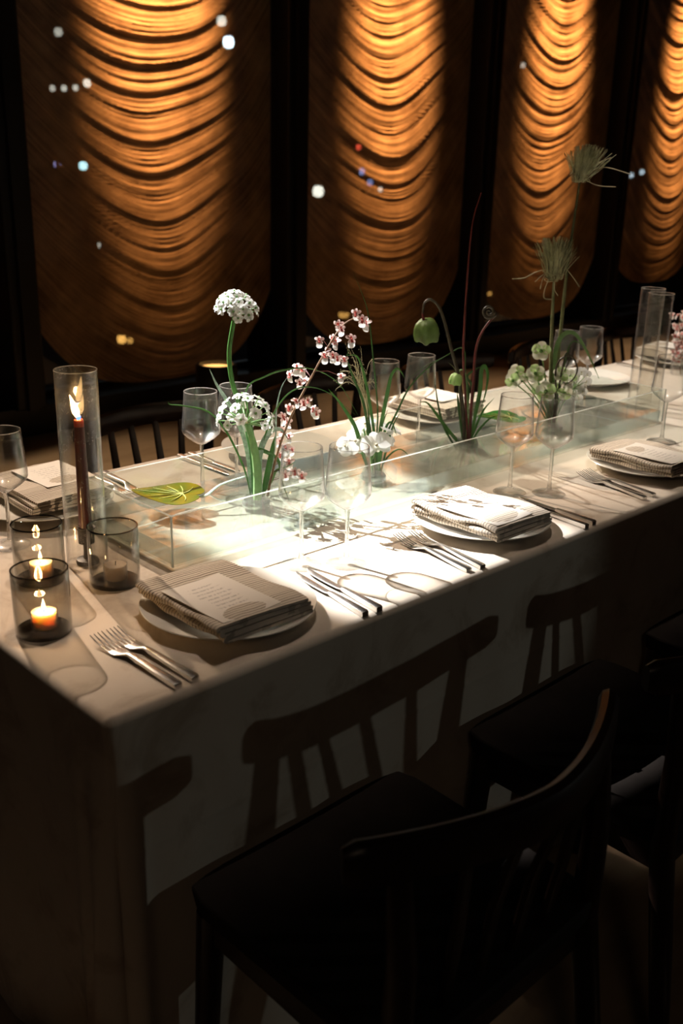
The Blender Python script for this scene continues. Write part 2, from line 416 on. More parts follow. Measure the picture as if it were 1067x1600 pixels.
# window wall: low dark sill, mullions, glass, curtains
sill = MB().box((RX0, WY, 0), (RX1, WY+.3, .13)).build('trim_1', M['frame'], smooth=False); struct(sill)
MB().box((RX0, WY-.035, .13), (RX1, WY+.3, .165)).build('ledge', M['frame'], sill, smooth=False)
struct(MB().box((RX0, WY, 4.95), (RX1, WY+.3, 5.2)).build('wall_window', M['wall'], smooth=False))
n = 2
for k in range(-4, 6):
    a, b = bay_edges(k)
    o = MB().box((a, 3.72, .165), (b, WY+.3, 4.95)).build('trim_%d' % n, M['frame'], smooth=False); struct(bevel(o, .012)); n += 1
    MB().box((a+.05, 3.695, .165), (b-.05, 3.72, 4.95)).build('mullion_cap', M['frame'], o, smooth=False)
wn = 1
for k in range(-3, 6):
    x0, x1 = bay_edges(k-1)[1], bay_edges(k)[0]
    e = bpy.data.objects.new('window_%d' % wn, None); COL.objects.link(e); e.location = ((x0+x1)/2, 4.02, .165); struct(e); wn += 1
    hw = (x1-x0)/2
    MB().box((-hw, -.004, .03), (hw, .004, 4.75)).build('pane', M['pane'], e, smooth=False)
    f = MB().box((-hw, -.03, 0), (hw, .03, .03)).box((-hw, -.03, 4.75), (hw, .03, 4.785)).box((-hw, -.03, .03), (-hw+.03, .03, 4.75)).box((hw-.03, -.03, .03), (hw, .03, 4.75))
    f.build('window_frame', M['frame'], e, smooth=False)

# the framed spotlights' housings, hung above the aisle by the windows; last two are boxes for added fills
for (loc, rect, tg) in FRAMED:
    L0 = Vector(loc); ax = (Vector(tg)-L0).normalized(); xa_ = Vector((1, 0, 0)); xa_ = (xa_-ax*xa_.dot(ax)).normalized(); ya_ = ax.cross(xa_)
    D = .42; inner = []
    for cx, cy in ((rect[0], rect[2]), (rect[1], rect[2]), (rect[1], rect[3]), (rect[0], rect[3])):
        d = Vector((cx, cy, .75))-L0; d = d*(D/d.dot(ax)); inner.append((d.dot(xa_), d.dot(ya_)))
    H = .30
    def P3(a, b, c): return xa_*a + ya_*b + ax*c
    outer = [(-H, -H), (H, -H), (H, H), (-H, H)]
    # order the outer ring like the inner one
    sgn = lambda p: (1 if p[0] > sum(q[0] for q in inner)/4 else -1, 1 if p[1] > sum(q[1] for q in inner)/4 else -1)
    outer = [(sgn(p)[0]*H, sgn(p)[1]*H) for p in inner]
    e = thing('framing_spotlight', ['black framing spotlight hung highest by the left bay', 'black framing spotlight by the windows, hung lowest', 'black framing spotlight by the windows, second from the left', 'black box of the added fill light above the allium flowers', 'black box of the added fill light above the sedge stems'][FRAMED.index((loc, rect, tg))], 'spotlight', loc, group='ceiling spotlights')
    for k in range(4):
        k2 = (k+1) % 4; v = []
        for c_ in (D, D+.004): v += [P3(*inner[k], c_), P3(*inner[k2], c_), P3(*outer[k2], c_), P3(*outer[k], c_)]
        MB().add(v, [(0,1,2,3), (7,6,5,4), (0,4,5,1), (1,5,6,2), (2,6,7,3), (3,7,4,0)]).build('shutter_blade', M['frame'], e, smooth=False)
        v = [P3(*outer[k], D), P3(*outer[k2], D), P3(*outer[k2], -.1), P3(*outer[k], -.1)]
        v += [p*1.01 for p in v]
        MB().add(v, [(0,1,2,3), (7,6,5,4), (0,4,5,1), (1,5,6,2), (2,6,7,3), (3,7,4,0)]).build('housing_side', M['frame'], e, smooth=False)
    MB().tube([(0, 0, .12), (0, 0, 5.2-loc[2])], .012, 8).build('hanger', M['frame'], e)
# swagged curtains
def fold_profile(seed):
    rnd = random.Random(seed); edges = [-1.2]; amp = []
    while edges[-1] < 5.4:
        edges.append(edges[-1] + rnd.choice([.05, .08, .11, .14, .17])*rnd.uniform(.8, 1.2)); amp.append(rnd.uniform(.45, 1.0))
    def f(p):
        import bisect
        i = max(0, min(len(amp)-1, bisect.bisect(edges, p)-1)); w_ = edges[i+1]-edges[i]; t = (p-edges[i])/w_
        # each fold bellies out near its lower edge and tucks back under the next
        q = min(1, t/.16); return amp[i]*w_*.17*((1-t)**.8)*(q*q*(3-2*q))
    return f
def curtain(x0, x1, seed, zb, label):
    fp = fold_profile(seed); rnd = random.Random(seed+50)
    NU, NV = 48, 820; v = []; fa = []; phs = []
    ph = [rnd.uniform(0, 6.28) for _ in range(4)]
    wid = x1-x0; xc = (x0+x1)/2
    for j in range(NV+1):
        for i in range(NU+1):
            u = -1+2*i/NU; s = .60 + .10*math.sin(1.3*j/NV*4+ph[0])
            zlo = zb + .36*u*u*u*u + .10*u*u
            z = zlo + (4.9-zlo)*j/NV
            phase = z - s*abs(u+.06*math.sin(z*2+ph[1]))**1.9 + .02*math.sin(u*5+ph[2]+z*3)
            fade = (1-abs(u)**4.0)*(.5+.5*min(1, max(0, (z-.3)/.8)))
            d = (fp(phase) + .0026*math.sin(phase*190+3*math.sin(phase*31)) + .0018*math.sin(phase*97+2*math.sin(phase*17)) )*fade + .02*(1-u*u); phs.append(phase)
            v.append((x0+wid*(u+1)/2 - xc, -d, z-zb))
    for j in range(NV):
        for i in range(NU):
            a = j*(NU+1)+i; fa.append((a, a+1, a+NU+2, a+NU+1))
    mb = MB().add(v, fa); o = mb.build('swag_curtain', M['curtain'], loc=(xc, WALL_Y+.03, zb))
    at_ = o.data.attributes.new('fold', 'FLOAT', 'POINT'); at_.data.foreach_set('value', phs)
    return tag(o, label, 'curtain', 'gold swag curtains in the window bays')
CL = {-1: 'swag curtain in the dark window strip at the left picture edge', 0: 'gold swag curtain behind the tall candle, leftmost full bay',
      1: 'gold swag curtain behind the drooping bell flower, second bay', 2: 'gold swag curtain behind the sedge stems, third bay',
      3: 'gold swag curtain in the rightmost visible bay'}
for k in range(-1, 4):
    curtain(bay_edges(k-1)[1]+.004, bay_edges(k)[0]-.004, 11+k*3, [.2, .19, .22, .24, .42][k+1], CL[k])

# outside: street level with lamps seen through the curtains
struct(MB().box((-10, WY+.3, -3.1), (60, 40, -3.0)).build('street', M['street'], smooth=False))
lampn = 0
def street_lamp(px, py, Y, size, color, power, label, wide=1.0):
    global lampn
    lampn += 1; Y2 = 8.0 + .62*((lampn*7) % 24) if Y > 8 else Y
    size *= (Y2+.96)/(Y+.96)*.72; power *= .42; Y = Y2
    p = on_y(px, py, Y); e = thing('street_lamp', label, 'street lamp', (p.x, p.y, -3.0), group='lights outside the windows')
    h = p.z+3.0
    MB().lathe([(.09, 0), (.09, .04), (.03, .08), (.02, max(.2, h-size*1.3))], 8).build('post', M['pole'], e)
    MB().lathe([(.012, 0), (size*wide*.8, size*.2), (size*wide, size), (size*wide*.8, size*1.8), (.01, size*2)], 12, (0, 0, h-size)).build('lamp_head', emit('lamp_glow', color, power), e)
    MB().lathe([(size*wide*1.1, 0), (size*wide*.6, size*.5), (.01, size*.6)], 12, (0, 0, h+size)).build('hood', M['pole'], e)
WHT, BLU, AMB, RED, CYN = (1, .95, .85), (.7, .85, 1), (1, .5, .12), (1, .1, .05), (.55, .9, 1)
for a in [(346, 33, 9, .075, WHT, 14, 'white lamp near the top right of the leftmost full curtain'),
          (357, 66, 9, .085, BLU, 60, 'brightest bluish lamp near the top of the leftmost full curtain'),
          (91, 50, 9, .055, WHT, 7, 'dim white lamp at the top left of the leftmost full curtain'),
          (136, 130, 9, .055, WHT, 14, 'white lamp at the right end of the pale row on the first curtain'),
          (118, 137, 9, .04, WHT, 9, 'white lamp in the middle of the pale row on the first curtain'),
          (100, 138, 9, .04, WHT, 9, 'white lamp of the pale row, second from its left end'),
          (82, 138, 9, .04, WHT, 7, 'white lamp at the left end of the pale row on the first curtain'),
          (130, 259, 9, .06, CYN, 22, 'cyan lamp at the left of the leftmost full curtain'),
          (89, 257, 9, .045, (.5, .45, 1), 9, 'small violet lamp left of the cyan lamp'),
          (153, 383, 9, .04, WHT, 7, 'small white lamp low on the leftmost full curtain'),
          (190, 530, 9, .07, AMB, 18, 'amber lamp low behind the leftmost full curtain'),
          (203, 532, 9, .05, AMB, 9, 'fainter amber lamp just right of another amber lamp'),
          (497, 299, 9, .10, WHT, 20, 'broad warm white lamp at the left edge of the second curtain'),
          (560, 230, 9, .05, RED, 12, 'small red lamp on the second curtain'),
          (565, 268, 9, .06, (.3, .45, 1), 8, 'blue lamp under the red one on the second curtain'),
          (578, 285, 9, .06, (.3, .45, 1), 6, 'lower blue lamp on the second curtain'),
          (594, 296, 9, .045, WHT, 9, 'small white lamp beside the blue lamps'),
          (700, 82, 9, .05, WHT, 9, 'white lamp high at the right of the second curtain'),
          (537, 492, 9, .06, AMB, 9, 'amber lamp low behind the second curtain', 1.8),
          (765, 459, 9, .05, AMB, 7, 'amber lamp low at the left of the third curtain'),
          (913, 481, 7, .06, AMB, 16, 'amber lamp low between third and fourth curtain', 1.6),
          (817, 102, 9, .05, WHT, 7, 'white lamp high at the left of the third curtain'),
          (986, 274, 9, .06, BLU, 12, 'pale blue lamp at the left of the rightmost curtain'),
          (1003, 269, 9, .06, BLU, 12, 'pale blue lamp, right one of the close pair on the rightmost curtain')]:
    street_lamp(*a)
# floor uplight can by the window
lp = on_y(338, 568, 3.45)
e = thing('floor_uplight', 'black cylindrical floor uplight with an amber top below the first curtain', 'lamp', (lp.x, 3.45, 0))
MB().lathe([(.11, 0), (.115, .01), (.115, lp.z-.01), (.11, lp.z), (.095, lp.z), (.095, lp.z-.03), (0, lp.z-.03)], 28).build('can', M['black_metal'], e)
MB().lathe([(.094, lp.z-.029), (.094, lp.z-.022), (0, lp.z-.018)], 24).build('lens', emit('amber_lens', (1, .5, .14), 2.2), e)

# ------------------------------------------------------------------ tablecloth
TL, TW = 3.9, .927
def tablecloth():
    r = .012
    path = []                                  # (x, y, nx, ny, s) s = signed distance from the near left corner (+ along front)
    def seg(x0, y0, x1, y1, nx, ny, n_, ease=1.0):
        for i in range(n_):
            t = (i/n_); path.append((x0+(x1-x0)*t, y0+(y1-y0)*t, nx, ny))
    def corner(cx, cy, a0):
        for i in range(6):
            a = a0 + (PI/2)*i/6; path.append((cx+r*math.cos(a), cy+r*math.sin(a), math.cos(a), math.sin(a)))
    seg(r, 0, .2, 0, 0, -1, 40); seg(.2, 0, 1.8, 0, 0, -1, 110); seg(1.8, 0, TL-r, 0, 0, -1, 30)
    corner(TL-r, r, -PI/2); seg(TL, r, TL, TW-r, 1, 0, 20); corner(TL-r, TW-r, 0)
    seg(TL-r, TW, r, TW, 0, 1, 80); corner(r, TW-r, PI/2)
    seg(0, TW-r, 0, .2, -1, 0, 50); seg(0, .2, 0, r, -1, 0, 40); corner(r, r, PI)
    N = len(path); v = []; f = []
    zs = []
    for i in range(5):                        # rounded lip
        a = PI/2*i/4; zs.append((T-r+r*math.cos(a), r*math.sin(a)-r, 0.0))
    hh = [.02, .04, .07, .10, .13, .16, .185, .194, .198, .202, .206, .215, .24, .28, .32, .36, .40, .45, .50, .55, .60, .65, .69, .72, T-.004]
    for h in hh: zs.append((T-r-h if h < T-.02 else .004, 0.0, h/T))
    for z, off, t in zs:
        cr = .0007*math.exp(-((z-(T-r-.2))/.004)**2)          # pressed horizontal crease
        for x, y, nx, ny in path:
            sf = math.hypot(x, y)
            d = 0
            if t > 0:
                a = t**.8
                front = ny < -.5 and nx > -.5
                if sf < .25 and (ny < 0 or nx < 0):
                    sg = x if front else -y
                    d += a*(-.030*math.exp(-(sg/.010)**2) + .020*math.exp(-((sg-.03)/.018)**2) + .030*math.exp(-((sg+.035)/.016)**2) + .013*math.exp(-((sg+.085)/.014)**2))
                if ny < -.5:
                    fa = min(1, max(0, (x-.05)/.15))
                    d += fa*a*(.004*math.sin(x*23+1)+.003*math.sin(x*51+z*6)+.002*math.sin(x*9)) - fa*a*.006
                elif nx < -.5: d += a*(.006*math.sin(y*17)+.004*math.sin(y*39+z*4))
                elif ny > .5: d += a*(.008*math.sin(x*14))
            v.append((x+nx*(off+d+cr), y+ny*(off+d+cr), z))
    R_ = len(zs)
    for j in range(R_-1):
        for i in range(N):
            i2 = (i+1) % N; f.append((j*N+i2, j*N+i, (j+1)*N+i, (j+1)*N+i2))
    f.append(tuple(range(N)))
    o = MB().add(v, f).build('tablecloth', M['cloth'])
    return tag(o, 'long ivory floor-length tablecloth with pleated corner covering the dining table', 'tablecloth')
tablecloth()

# ------------------------------------------------------------------ chairs (local: front edge of the seat at y=0, back towards -y)
def make_chair(label):
    c = thing('dining_chair', label, 'chair', group='dark wooden chairs around the table')
    # saddle seat
    NX, NY = 14, 12; top = []; bot = []
    for j in range(NY+1):
        for i in range(NX+1):
            u = -1+2*i/NX; q = j/NY
            hw = .218 - .012*q; y = -.405*q
            if q < .12: hw -= .010*(1-q/.12)**2
            y -= .012*abs(u)**6*(1-q) - .006*abs(u)**6*q
            z = .462 - .010*(1-u*u)*math.sin(PI*min(1, q*1.05)) + .004*u*u
            top.append((hw*u, y, z)); bot.append((hw*u*.97, y*.985-.003, .428))
    mb = MB(); n_ = (NX+1)*(NY+1); f = []
    for j in range(NY):
        for i in range(NX):
            a = j*(NX+1)+i; f.append((a, a+NX+1, a+NX+2, a+1)); f.append((n_+a, n_+a+1, n_+a+NX+2, n_+a+NX+1))
    ring = [i for i in range(NX+1)] + [(j+1)*(NX+1)-1 for j in range(1, NY+1)] + [NY*(NX+1)+i for i in range(NX-1, -1, -1)] + [j*(NX+1) for j in range(NY-1, 0, -1)]
    for k in range(len(ring)):
        a, b = ring[k], ring[(k+1) % len(ring)]; f.append((a, b, n_+b, n_+a))
    mb.add(top+bot, f); bevel(mb.build('seat', M['seat_wood'], c), .004)
    for s in (-1, 1):
        MB().tube([(s*.190, -.035, .43), (s*.196, -.025, .2), (s*.200, -.018, 0)], [.021, .018, .014], 12).build('leg', M['dark_wood'], c)
    def rail_y(x): return -.437 + .088*(abs(x)/.25)**1.7
    for s in (-1, 1):      # rear legs run up into the posts
        x = .192*s
        MB().tube([(x*1.06, -.445, 0), (x*1.03, -.415, .22), (x, -.385, .43), (x, -.388, .58), (x, rail_y(x)+.004, .715)], [.014, .018, .020, .018, .014], 12).build('back_post', M['dark_wood'], c)
    for x in (-.115, -.04, .04, .115):
        MB().tube([(x*.86, -.375, .445), (x*.93, -.395, .58), (x, rail_y(x)+.004, .715)], [.0115, .0125, .010], 8, flat=.55, ref=(0, 1, 0)).build('spindle', M['dark_wood'], c)
    # bent top rail
    mb = MB(); NR = 40; v = []; f = []
    sec = [(-.013, -.026), (-.004, -.030), (.008, -.028), (.013, -.018), (.013, .012), (.009, .024), (0, .029), (-.009, .025), (-.014, .014), (-.015, -.014)]
    for i in range(NR+1):
        u = -1+2*i/NR; x = .25*u; y = rail_y(x); dx = .5; 
        sl = .088*1.7*(abs(x)/.25)**.7/.25*(1 if x > 0 else -1); nn = Vector((-sl, 1, 0)).normalized()
        sc = 1.0 if abs(u) < .95 else .72 + .28*(1-((abs(u)-.95)/.05)**2)
        for a, b in sec:
            v.append((x+nn.x*a*sc, y+nn.y*a*sc, .727+b*(.92+.10*(1-u*u))*sc))
    ns = len(sec)
    for i in range(NR):
        for k in range(ns): f.append((i*ns+k, i*ns+(k+1) % ns, (i+1)*ns+(k+1) % ns, (i+1)*ns+k))
    f.append(tuple(range(ns-1, -1, -1))); f.append(tuple(NR*ns+k for k in range(ns)))
    mb.add(v, f).build('top_rail', M['dark_wood'], c)
    # aprons under the seat
    MB().box((-.185, -.045, .385), (.185, -.028, .43)).build('apron', M['dark_wood'], c, smooth=False)
    for s in (-1, 1):
        MB().box((s*.19-.009, -.38, .385), (s*.19+.009, -.045, .43)).build('apron', M['dark_wood'], c, smooth=False)
    MB().box((-.18, -.392, .385), (.18, -.377, .43)).build('apron', M['dark_wood'], c, smooth=False)
    return c
ch = make_chair('dark wooden spindle-back chair in the foreground, nearest the camera')
ch.location = (.307, -.014, 0)
for x, y, rz, lab in [(.905, -.014, 0, 'second dark wooden chair on the near side, partly behind the foreground chair'),
                      (1.50, -.014, 0, 'third dark wooden chair on the near side, at the right picture edge'),
                      (.94, .945, PI, 'dark wooden chair across the table just right of the tall lit candle'),
                      (1.545, .945, PI, 'dark wooden chair across the table behind the pink blossom spray'),
                      (2.16, .945, PI, 'dark wooden chair across the table behind the drooping bell flower'),
                      (2.77, .945, PI, 'dark wooden chair across the table left of the empty hurricane glasses'),
                      (3.38, .945, PI, 'farthest dark wooden chair across the table behind the hurricane glasses')]:
    c2 = copy_tree(ch); c2.location = (x, y, 0); c2.rotation_euler = (0, 0, rz); c2['label'] = lab
c2 = copy_tree(ch); c2.location = (-.17, -.29, 0); c2.rotation_euler = (0, 0, -PI/2); c2['label'] = 'dark chair whose seat corner shows at the bottom left picture corner'


# ------------------------------------------------------------------ place settings
plate_me = MB().lathe([(0, .006), (.07, .006), (.086, .0085), (.118, .0165), (.1345, .0215), (.1352, .0225), (.1342, .0235), (.117, .0195), (.088, .0125), (.08, .0105), (0, .0098)], 64).mesh('dinner_plate', M['plate'])
foot_me = MB().lathe([(.066, 0), (.070, 0), (.074, .007), (.063, .007)], 48, closed=True).mesh('foot_ring', M['plate'])
def napkin_mesh(seed, Lx=.165, Ly=.205):
    rnd = random.Random(seed); mb = MB(); z0 = 0
    lay = [(.0056, .004), (.005, .0), (.0045, -.004)]
    for li, (r_, xo) in enumerate(lay):
        NY = 22; sec = []
        inner = r_*.42
        # outline of a U fold in xz: outer lower, round, outer upper, then inner slit back
        out = [(Lx, 0), (Lx*.66, 0), (Lx*.33, 0), (r_*1.5, 0)]
        for k in range(1, 8):
            a = -PI/2 - PI*k/8; out.append((r_*1.5+r_*1.5*math.cos(a), r_+r_*math.sin(a)))
        out += [(r_*1.5, 2*r_), (Lx*.33, 2*r_), (Lx*.66, 2*r_), (Lx, 2*r_)]
        inn = [(Lx, r_*1.12), (Lx*.5, r_*1.15), (r_*2.0, r_*1.2), (r_*1.4, r_), (r_*2.0, r_*.8), (Lx*.5, r_*.85), (Lx, r_*.88)]
        sec = out + inn; ns = len(sec); v = []; f = []
        ph = [rnd.uniform(0, 6.28) for _ in range(4)]
        for j in range(NY+1):
            q = j/NY; y = Ly*q
            wob = .0035*math.sin(q*7+ph[0]) + .0018*math.sin(q*17+ph[1])
            zb = .0014*math.sin(q*9+ph[2])*li
            for x, z in sec:
                w_ = 1-x/Lx
                zz = z0 + z*(1+.14*math.sin(q*11+ph[3])*w_) + zb - .004*li*max(0, x/Lx-.5)
                v.append((x + xo + wob*w_ - .003*(1-w_)*math.sin(q*5+ph[1]), y + (.003*li if q > .5 else -.003*li)*0 + rnd.uniform(-.0002, .0002), max(.0002, zz)))
        for j in range(NY):
            for k in range(ns): f.append((j*ns+k, j*ns+(k+1) % ns, (j+1)*ns+(k+1) % ns, (j+1)*ns+k))
        f.append(tuple(range(ns-1, -1, -1))); f.append(tuple(NY*ns+k for k in range(ns)))
        mb.add(v, f); z0 += 2*r_ - .0008
    return mb.mesh('folded_napkin', M['napkin'])
NAP_H = 2*(.0056+.005+.0045)-.0024
def menu_mesh():
    v = []; f = []; NX, NY = 6, 8; W_, H_ = .108, .145
    for s in (0, 1):
        for j in range(NY+1):
            for i in range(NX+1):
                x = W_*(i/NX-.5); y = H_*(j/NY-.5)
                v.append((x, y, .0008*s + .006*(abs(x)/.054)**2*.3))
    n_ = (NX+1)*(NY+1)
    for j in range(NY):
        for i in range(NX):
            a = j*(NX+1)+i; f.append((a, a+NX+1, a+NX+2, a+1)); f.append((n_+a, n_+a+1, n_+a+NX+2, n_+a+NX+1))
    ring = [i for i in range(NX+1)] + [(j+1)*(NX+1)-1 for j in range(1, NY+1)] + [NY*(NX+1)+i for i in range(NX-1, -1, -1)] + [j*(NX+1) for j in range(NY-1, 0, -1)]
    for k in range(len(ring)):
        a, b = ring[k], ring[(k+1) % len(ring)]; f.append((a, b, n_+b, n_+a))
    return MB().add(v, f).mesh('menu_card', M['paper'])
menu_me = menu_mesh()
def loft(mb, rows):
    """rows of (y, halfwidth, ztop, zbot) -> closed bar along y"""
    v = []; f = []
    for y, x0, x1, zt, zb in rows:
        ch_ = min(.0012, (x1-x0)*.25)
        v += [(x0, y, zb), (x1, y, zb), (x1, y, zt-.0006), (x1-ch_, y, zt), (x0+ch_, y, zt), (x0, y, zt-.0006)]
    for j in range(len(rows)-1):
        for k in range(6): f.append((j*6+k, j*6+(k+1) % 6, (j+1)*6+(k+1) % 6, (j+1)*6+k))
    f.append((5, 4, 3, 2, 1, 0)); b = (len(rows)-1)*6; f.append(tuple(b+k for k in range(6)))
    mb.add(v, f)
def fork_mesh(L=.19):
    mb = MB(); h = L
    loft(mb, [(0, -.0062, .0062, .0065, .0), (.004, -.0068, .0068, .0075, .0), (.05, -.0058, .0058, .0085, .003), (.10, -.0042, .0042, .011, .0065), (h-.080, -.0036, .0036, .011, .0075), (h-.072, -.0062, .0062, .008, .0055), (h-.060, -.0115, .0115, .0045, .0025), (h-.047, -.0118, .0118, .0035, .0018)])
    for k in range(4):
        x = -.0096 + .0064*k
        loft(mb, [(h-.048, x-.0021, x+.0021, .0036, .0018), (h-.03, x-.0017, x+.0017, .005, .0034), (h-.012, x-.0014, x+.0014, .009, .0076), (h, x-.0006, x+.0006, .0125, .0117)])
    return mb.mesh('fork', M['steel'])
fork_me = fork_mesh()
def knife_meshes(L=.195):
    a = MB(); loft(a, [(0, -.0058, .0058, .0085, 0), (.004, -.0064, .0064, .0095, 0), (.05, -.0055, .0055, .0092, .001), (.088, -.0042, .0042, .0085, .002), (.094, -.0036, .0036, .008, .0025)])
    b = MB(); loft(b, [(.092, -.0035, .0035, .0065, .004), (.10, -.0075, .0045, .006, .0045), (.13, -.009, .0048, .006, .0048), (.165, -.0088, .0048, .006, .005), (.185, -.005, .0044, .006, .005), (L, .002, .0036, .006, .0052)])
    return a.mesh('handle', M['steel']), b.mesh('blade', M['steel'])
kh_me, kb_me = knife_meshes()
def place_bar(p_end, p_tip, z=T):
    d = Vector((p_tip[0]-p_end[0], p_tip[1]-p_end[1])); return (p_end[0], p_end[1], z+.0006), math.atan2(-d.x, d.y)
def fork(p_end, p_tip, label):
    loc, rz = place_bar(p_end, p_tip); o = link('fork', fork_me, None, loc, (0, 0, rz)); tag(o, label, 'fork', 'dinner forks')
def knife(p_end, p_tip, label):
    loc, rz = place_bar(p_end, p_tip); k = thing('knife', label, 'knife', loc, rz, 'dinner knives'); link('handle', kh_me, k); link('blade', kb_me, k)
def setting(cx, cy, flip, where, seed, napkin=True, menu=True, nrot=0.0):
    p = thing('dinner_plate', 'cream dinner plate '+where, 'plate', (cx, cy, T+.0004), group='dinner plates')
    link('plate_body', plate_me, p); link('foot_ring', foot_me, p)
    top = T+.0004+.0236
    s = -1 if flip else 1; rz = (PI if flip else 0) + nrot
    R2 = Matrix.Rotation(rz, 3, 'Z')
    if napkin:
        q = R2 @ Vector((-.104, -.118, 0))
        o = link('folded_napkin', napkin_mesh(seed), None, (cx+q.x, cy+q.y, top), (0, 0, rz)); tag(o, 'striped napkin folded on the plate '+where, 'napkin', 'folded napkins')
        if menu:
            q = R2 @ Vector((-.045, -.040, 0))
            o = link('menu_card', menu_me, None, (cx+q.x, cy+q.y, top+NAP_H+.0012), (0, .012, rz + .03)); tag(o, 'white menu card on the plate '+where, 'menu', 'menu cards')
W1, W2, W3 = 'by the smoked votives at the near table corner', 'in the middle of the near side', 'at the right picture edge on the near side'
F1, F2, F3, F4, F5 = 'at the far left behind the tall candle', 'across the tank behind the allium stems', 'across the tank behind the white orchids', 'across the tank right of the green hellebores', 'across the table beyond the empty hurricane glasses'
setting(.307, .152, False, W1, 1); setting(.914, .150, False, W2, 2); setting(1.521, .148, False, W3, 3)
setting(.325, .77, True, F1, 4); setting(.94, .785, True, F2, 5, False); setting(1.49, .775, True, F3, 6); setting(2.25, .785, True, F4, 7, False); setting(2.80, .785, True, F5, 8)
for e_, t_, l_ in [((.117, .013), (.107, .195), 'outer steel fork nearest the table corner, its tines by the front votive'),
                   ((.145, .014), (.133, .21), 'steel fork beside the near corner plate, inner one of its pair'),
                   ((.719, .016), (.738, .208), 'outer steel fork left of the middle near plate'),
                   ((.749, .010), (.775, .225), 'steel fork next to the middle near plate, inner one of its pair'),
                   ((1.311, .025), (1.348, .23), 'outer steel fork left of the plate at the right edge'),
                   ((1.346, .024), (1.376, .23), 'inner steel fork left of the plate at the right edge'),
                   ((.535, .90), (.515, .70), 'steel fork across the table behind the floating olive leaf'),
                   ((.505, .90), (.488, .70), 'inner steel fork across the table behind the floating olive leaf')]:
    fork(e_, t_, l_)
for e_, t_, l_ in [((.458, .006), (.482, .192), 'steel knife right of the near corner plate, inner one of its pair'),
                   ((.487, .004), (.507, .194), 'outer steel knife right of the near corner plate, by the wine glasses'),
                   ((1.063, .006), (1.078, .195), 'steel knife right of the middle near plate, inner one'),
                   ((1.092, .008), (1.106, .2), 'outer steel knife right of the middle near plate'),
                   ((.765, .90), (.765, .70), 'steel knife across the tank left of the plate behind the alliums'),
                   ((.735, .90), (.735, .70), 'outer steel knife across the tank, under the two far wine glasses'),
                   ((2.62, .90), (2.58, .70), 'steel knife lying across the table left of the hurricane glasses')]:
    knife(e_, t_, l_)

# ------------------------------------------------------------------ wine glasses
bowl_me = MB().lathe([(0.0045, 0.1000), (0.0100, 0.1025), (0.0200, 0.1092), (0.0300, 0.1165), (0.0375, 0.1240), (0.0398, 0.1295), (0.0398, 0.1370), (0.0376, 0.1650), (0.0352, 0.1950), (0.0340, 0.2115), (0.0336, 0.2122), (0.0331, 0.2115), (0.0343, 0.1950), (0.0367, 0.1650), (0.0389, 0.1370), (0.0389, 0.1295), (0.0366, 0.1249), (0.0291, 0.1174), (0.0191, 0.1101), (0.0091, 0.1034), (0.0000, 0.1022)], 48, caps=False).mesh('bowl', M['glass'])
stem_me = MB().lathe([(.0065, .0105), (.0048, .0155), (.0038, .03), (.0035, .06), (.0037, .085), (.0045, .100)], 48, caps=False).mesh('stem', M['glass_stem'])
gfoot_me = MB().lathe([(0, .0005), (.0345, .0005), (.0355, .0012), (.0345, .0020), (.022, .0035), (.012, .0062), (.0065, .0105)], 48, caps=False).mesh('foot', M['glass_foot'])
grim_me = MB().tube([(.0334*math.cos(2*PI*i/48), .0334*math.sin(2*PI*i/48), .2120) for i in range(49)], .00065, 6, cap=False).mesh('rim', M['glass_rim'])
def wine_glass(x, y, label, s=1.0):
    g = thing('wine_glass', label, 'wine glass', (x, y, T+.0003), random.uniform(0, 6), 'stemmed wine glasses'); g.scale = (s, s, s)
    link('bowl', bowl_me, g); link('stem', stem_me, g); link('foot', gfoot_me, g); link('rim', grim_me, g)
wine_glass(.520, .226, 'left wine glass of the front pair right of the corner plate')
wine_glass(.584, .180, 'right wine glass of the front pair, standing in the bright light')
wine_glass(1.128, .242, 'left wine glass of the pair right of the middle near plate')
wine_glass(1.186, .182, 'right wine glass of the pair right of the middle near plate')
wine_glass(1.770, .247, 'wine glass at the right edge beside the near right tank corner', 1.04)
def rim_at(px, py): 
    p = on_z(px, py, T+.2122); return p.x, (max(p.y, .668) if px > 100 else p.y)
for px, py, l_ in [(0, 672, 'wine glass cut off by the left picture edge'), (319, 613, 'far wine glass left of the tall allium stem'), (378, 605, 'far wine glass behind the white allium stem'),
                   (606, 565, 'far wine glass right of the grasses, left of a pair'), (660, 555, 'far wine glass under the drooping green bell'),
                   (889, 518, 'far wine glass just right of the sedge stems'), (928, 512, 'far wine glass between sedge stems and hurricane glasses')]:
    wine_glass(*rim_at(px, py), l_)

# ------------------------------------------------------------------ candles
def flame(parent, x, y, z, h, lean=(0, 0), power=.5):
    c = [(x+lean[0]*t, y+lean[1]*t, z+h*t) for t in (0, .12, .3, .5, .75, 1)]
    MB().tube(c, [h*.04, h*.10, h*.15, h*.13, h*.065, h*.005], 10).build('flame', M['flame'], parent)
    MB().tube([(x, y, z-h*.03), (x, y, z+h*.1)], [h*.08, h*.112], 10).build('flame_root', M['flame_blue'], parent)
    MB().tube([(x, y, z-.006), (x, y, z+h*.12)], [.0007, .0007], 5).build('wick', M['wick'], parent)
    l = bpy.data.lights.new('flame_light', 'POINT'); l.energy = power; l.color = (1, .56, .22); l.shadow_soft_size = .006
    o = bpy.data.objects.new('flame_light', l); COL.objects.link(o); o.parent = parent; o.location = (x, y, z+h*.45)
HX, HY = .248, .470
hur_prof = [(.034, 0), (.0345, .002), (.0345, .334), (.0340, .3352), (.0333, .334), (.0333, .003), (.034, 0)]
hur_me = MB().lathe(hur_prof[:-1], 48, closed=True).mesh('hurricane_glass', M['hurricane'])
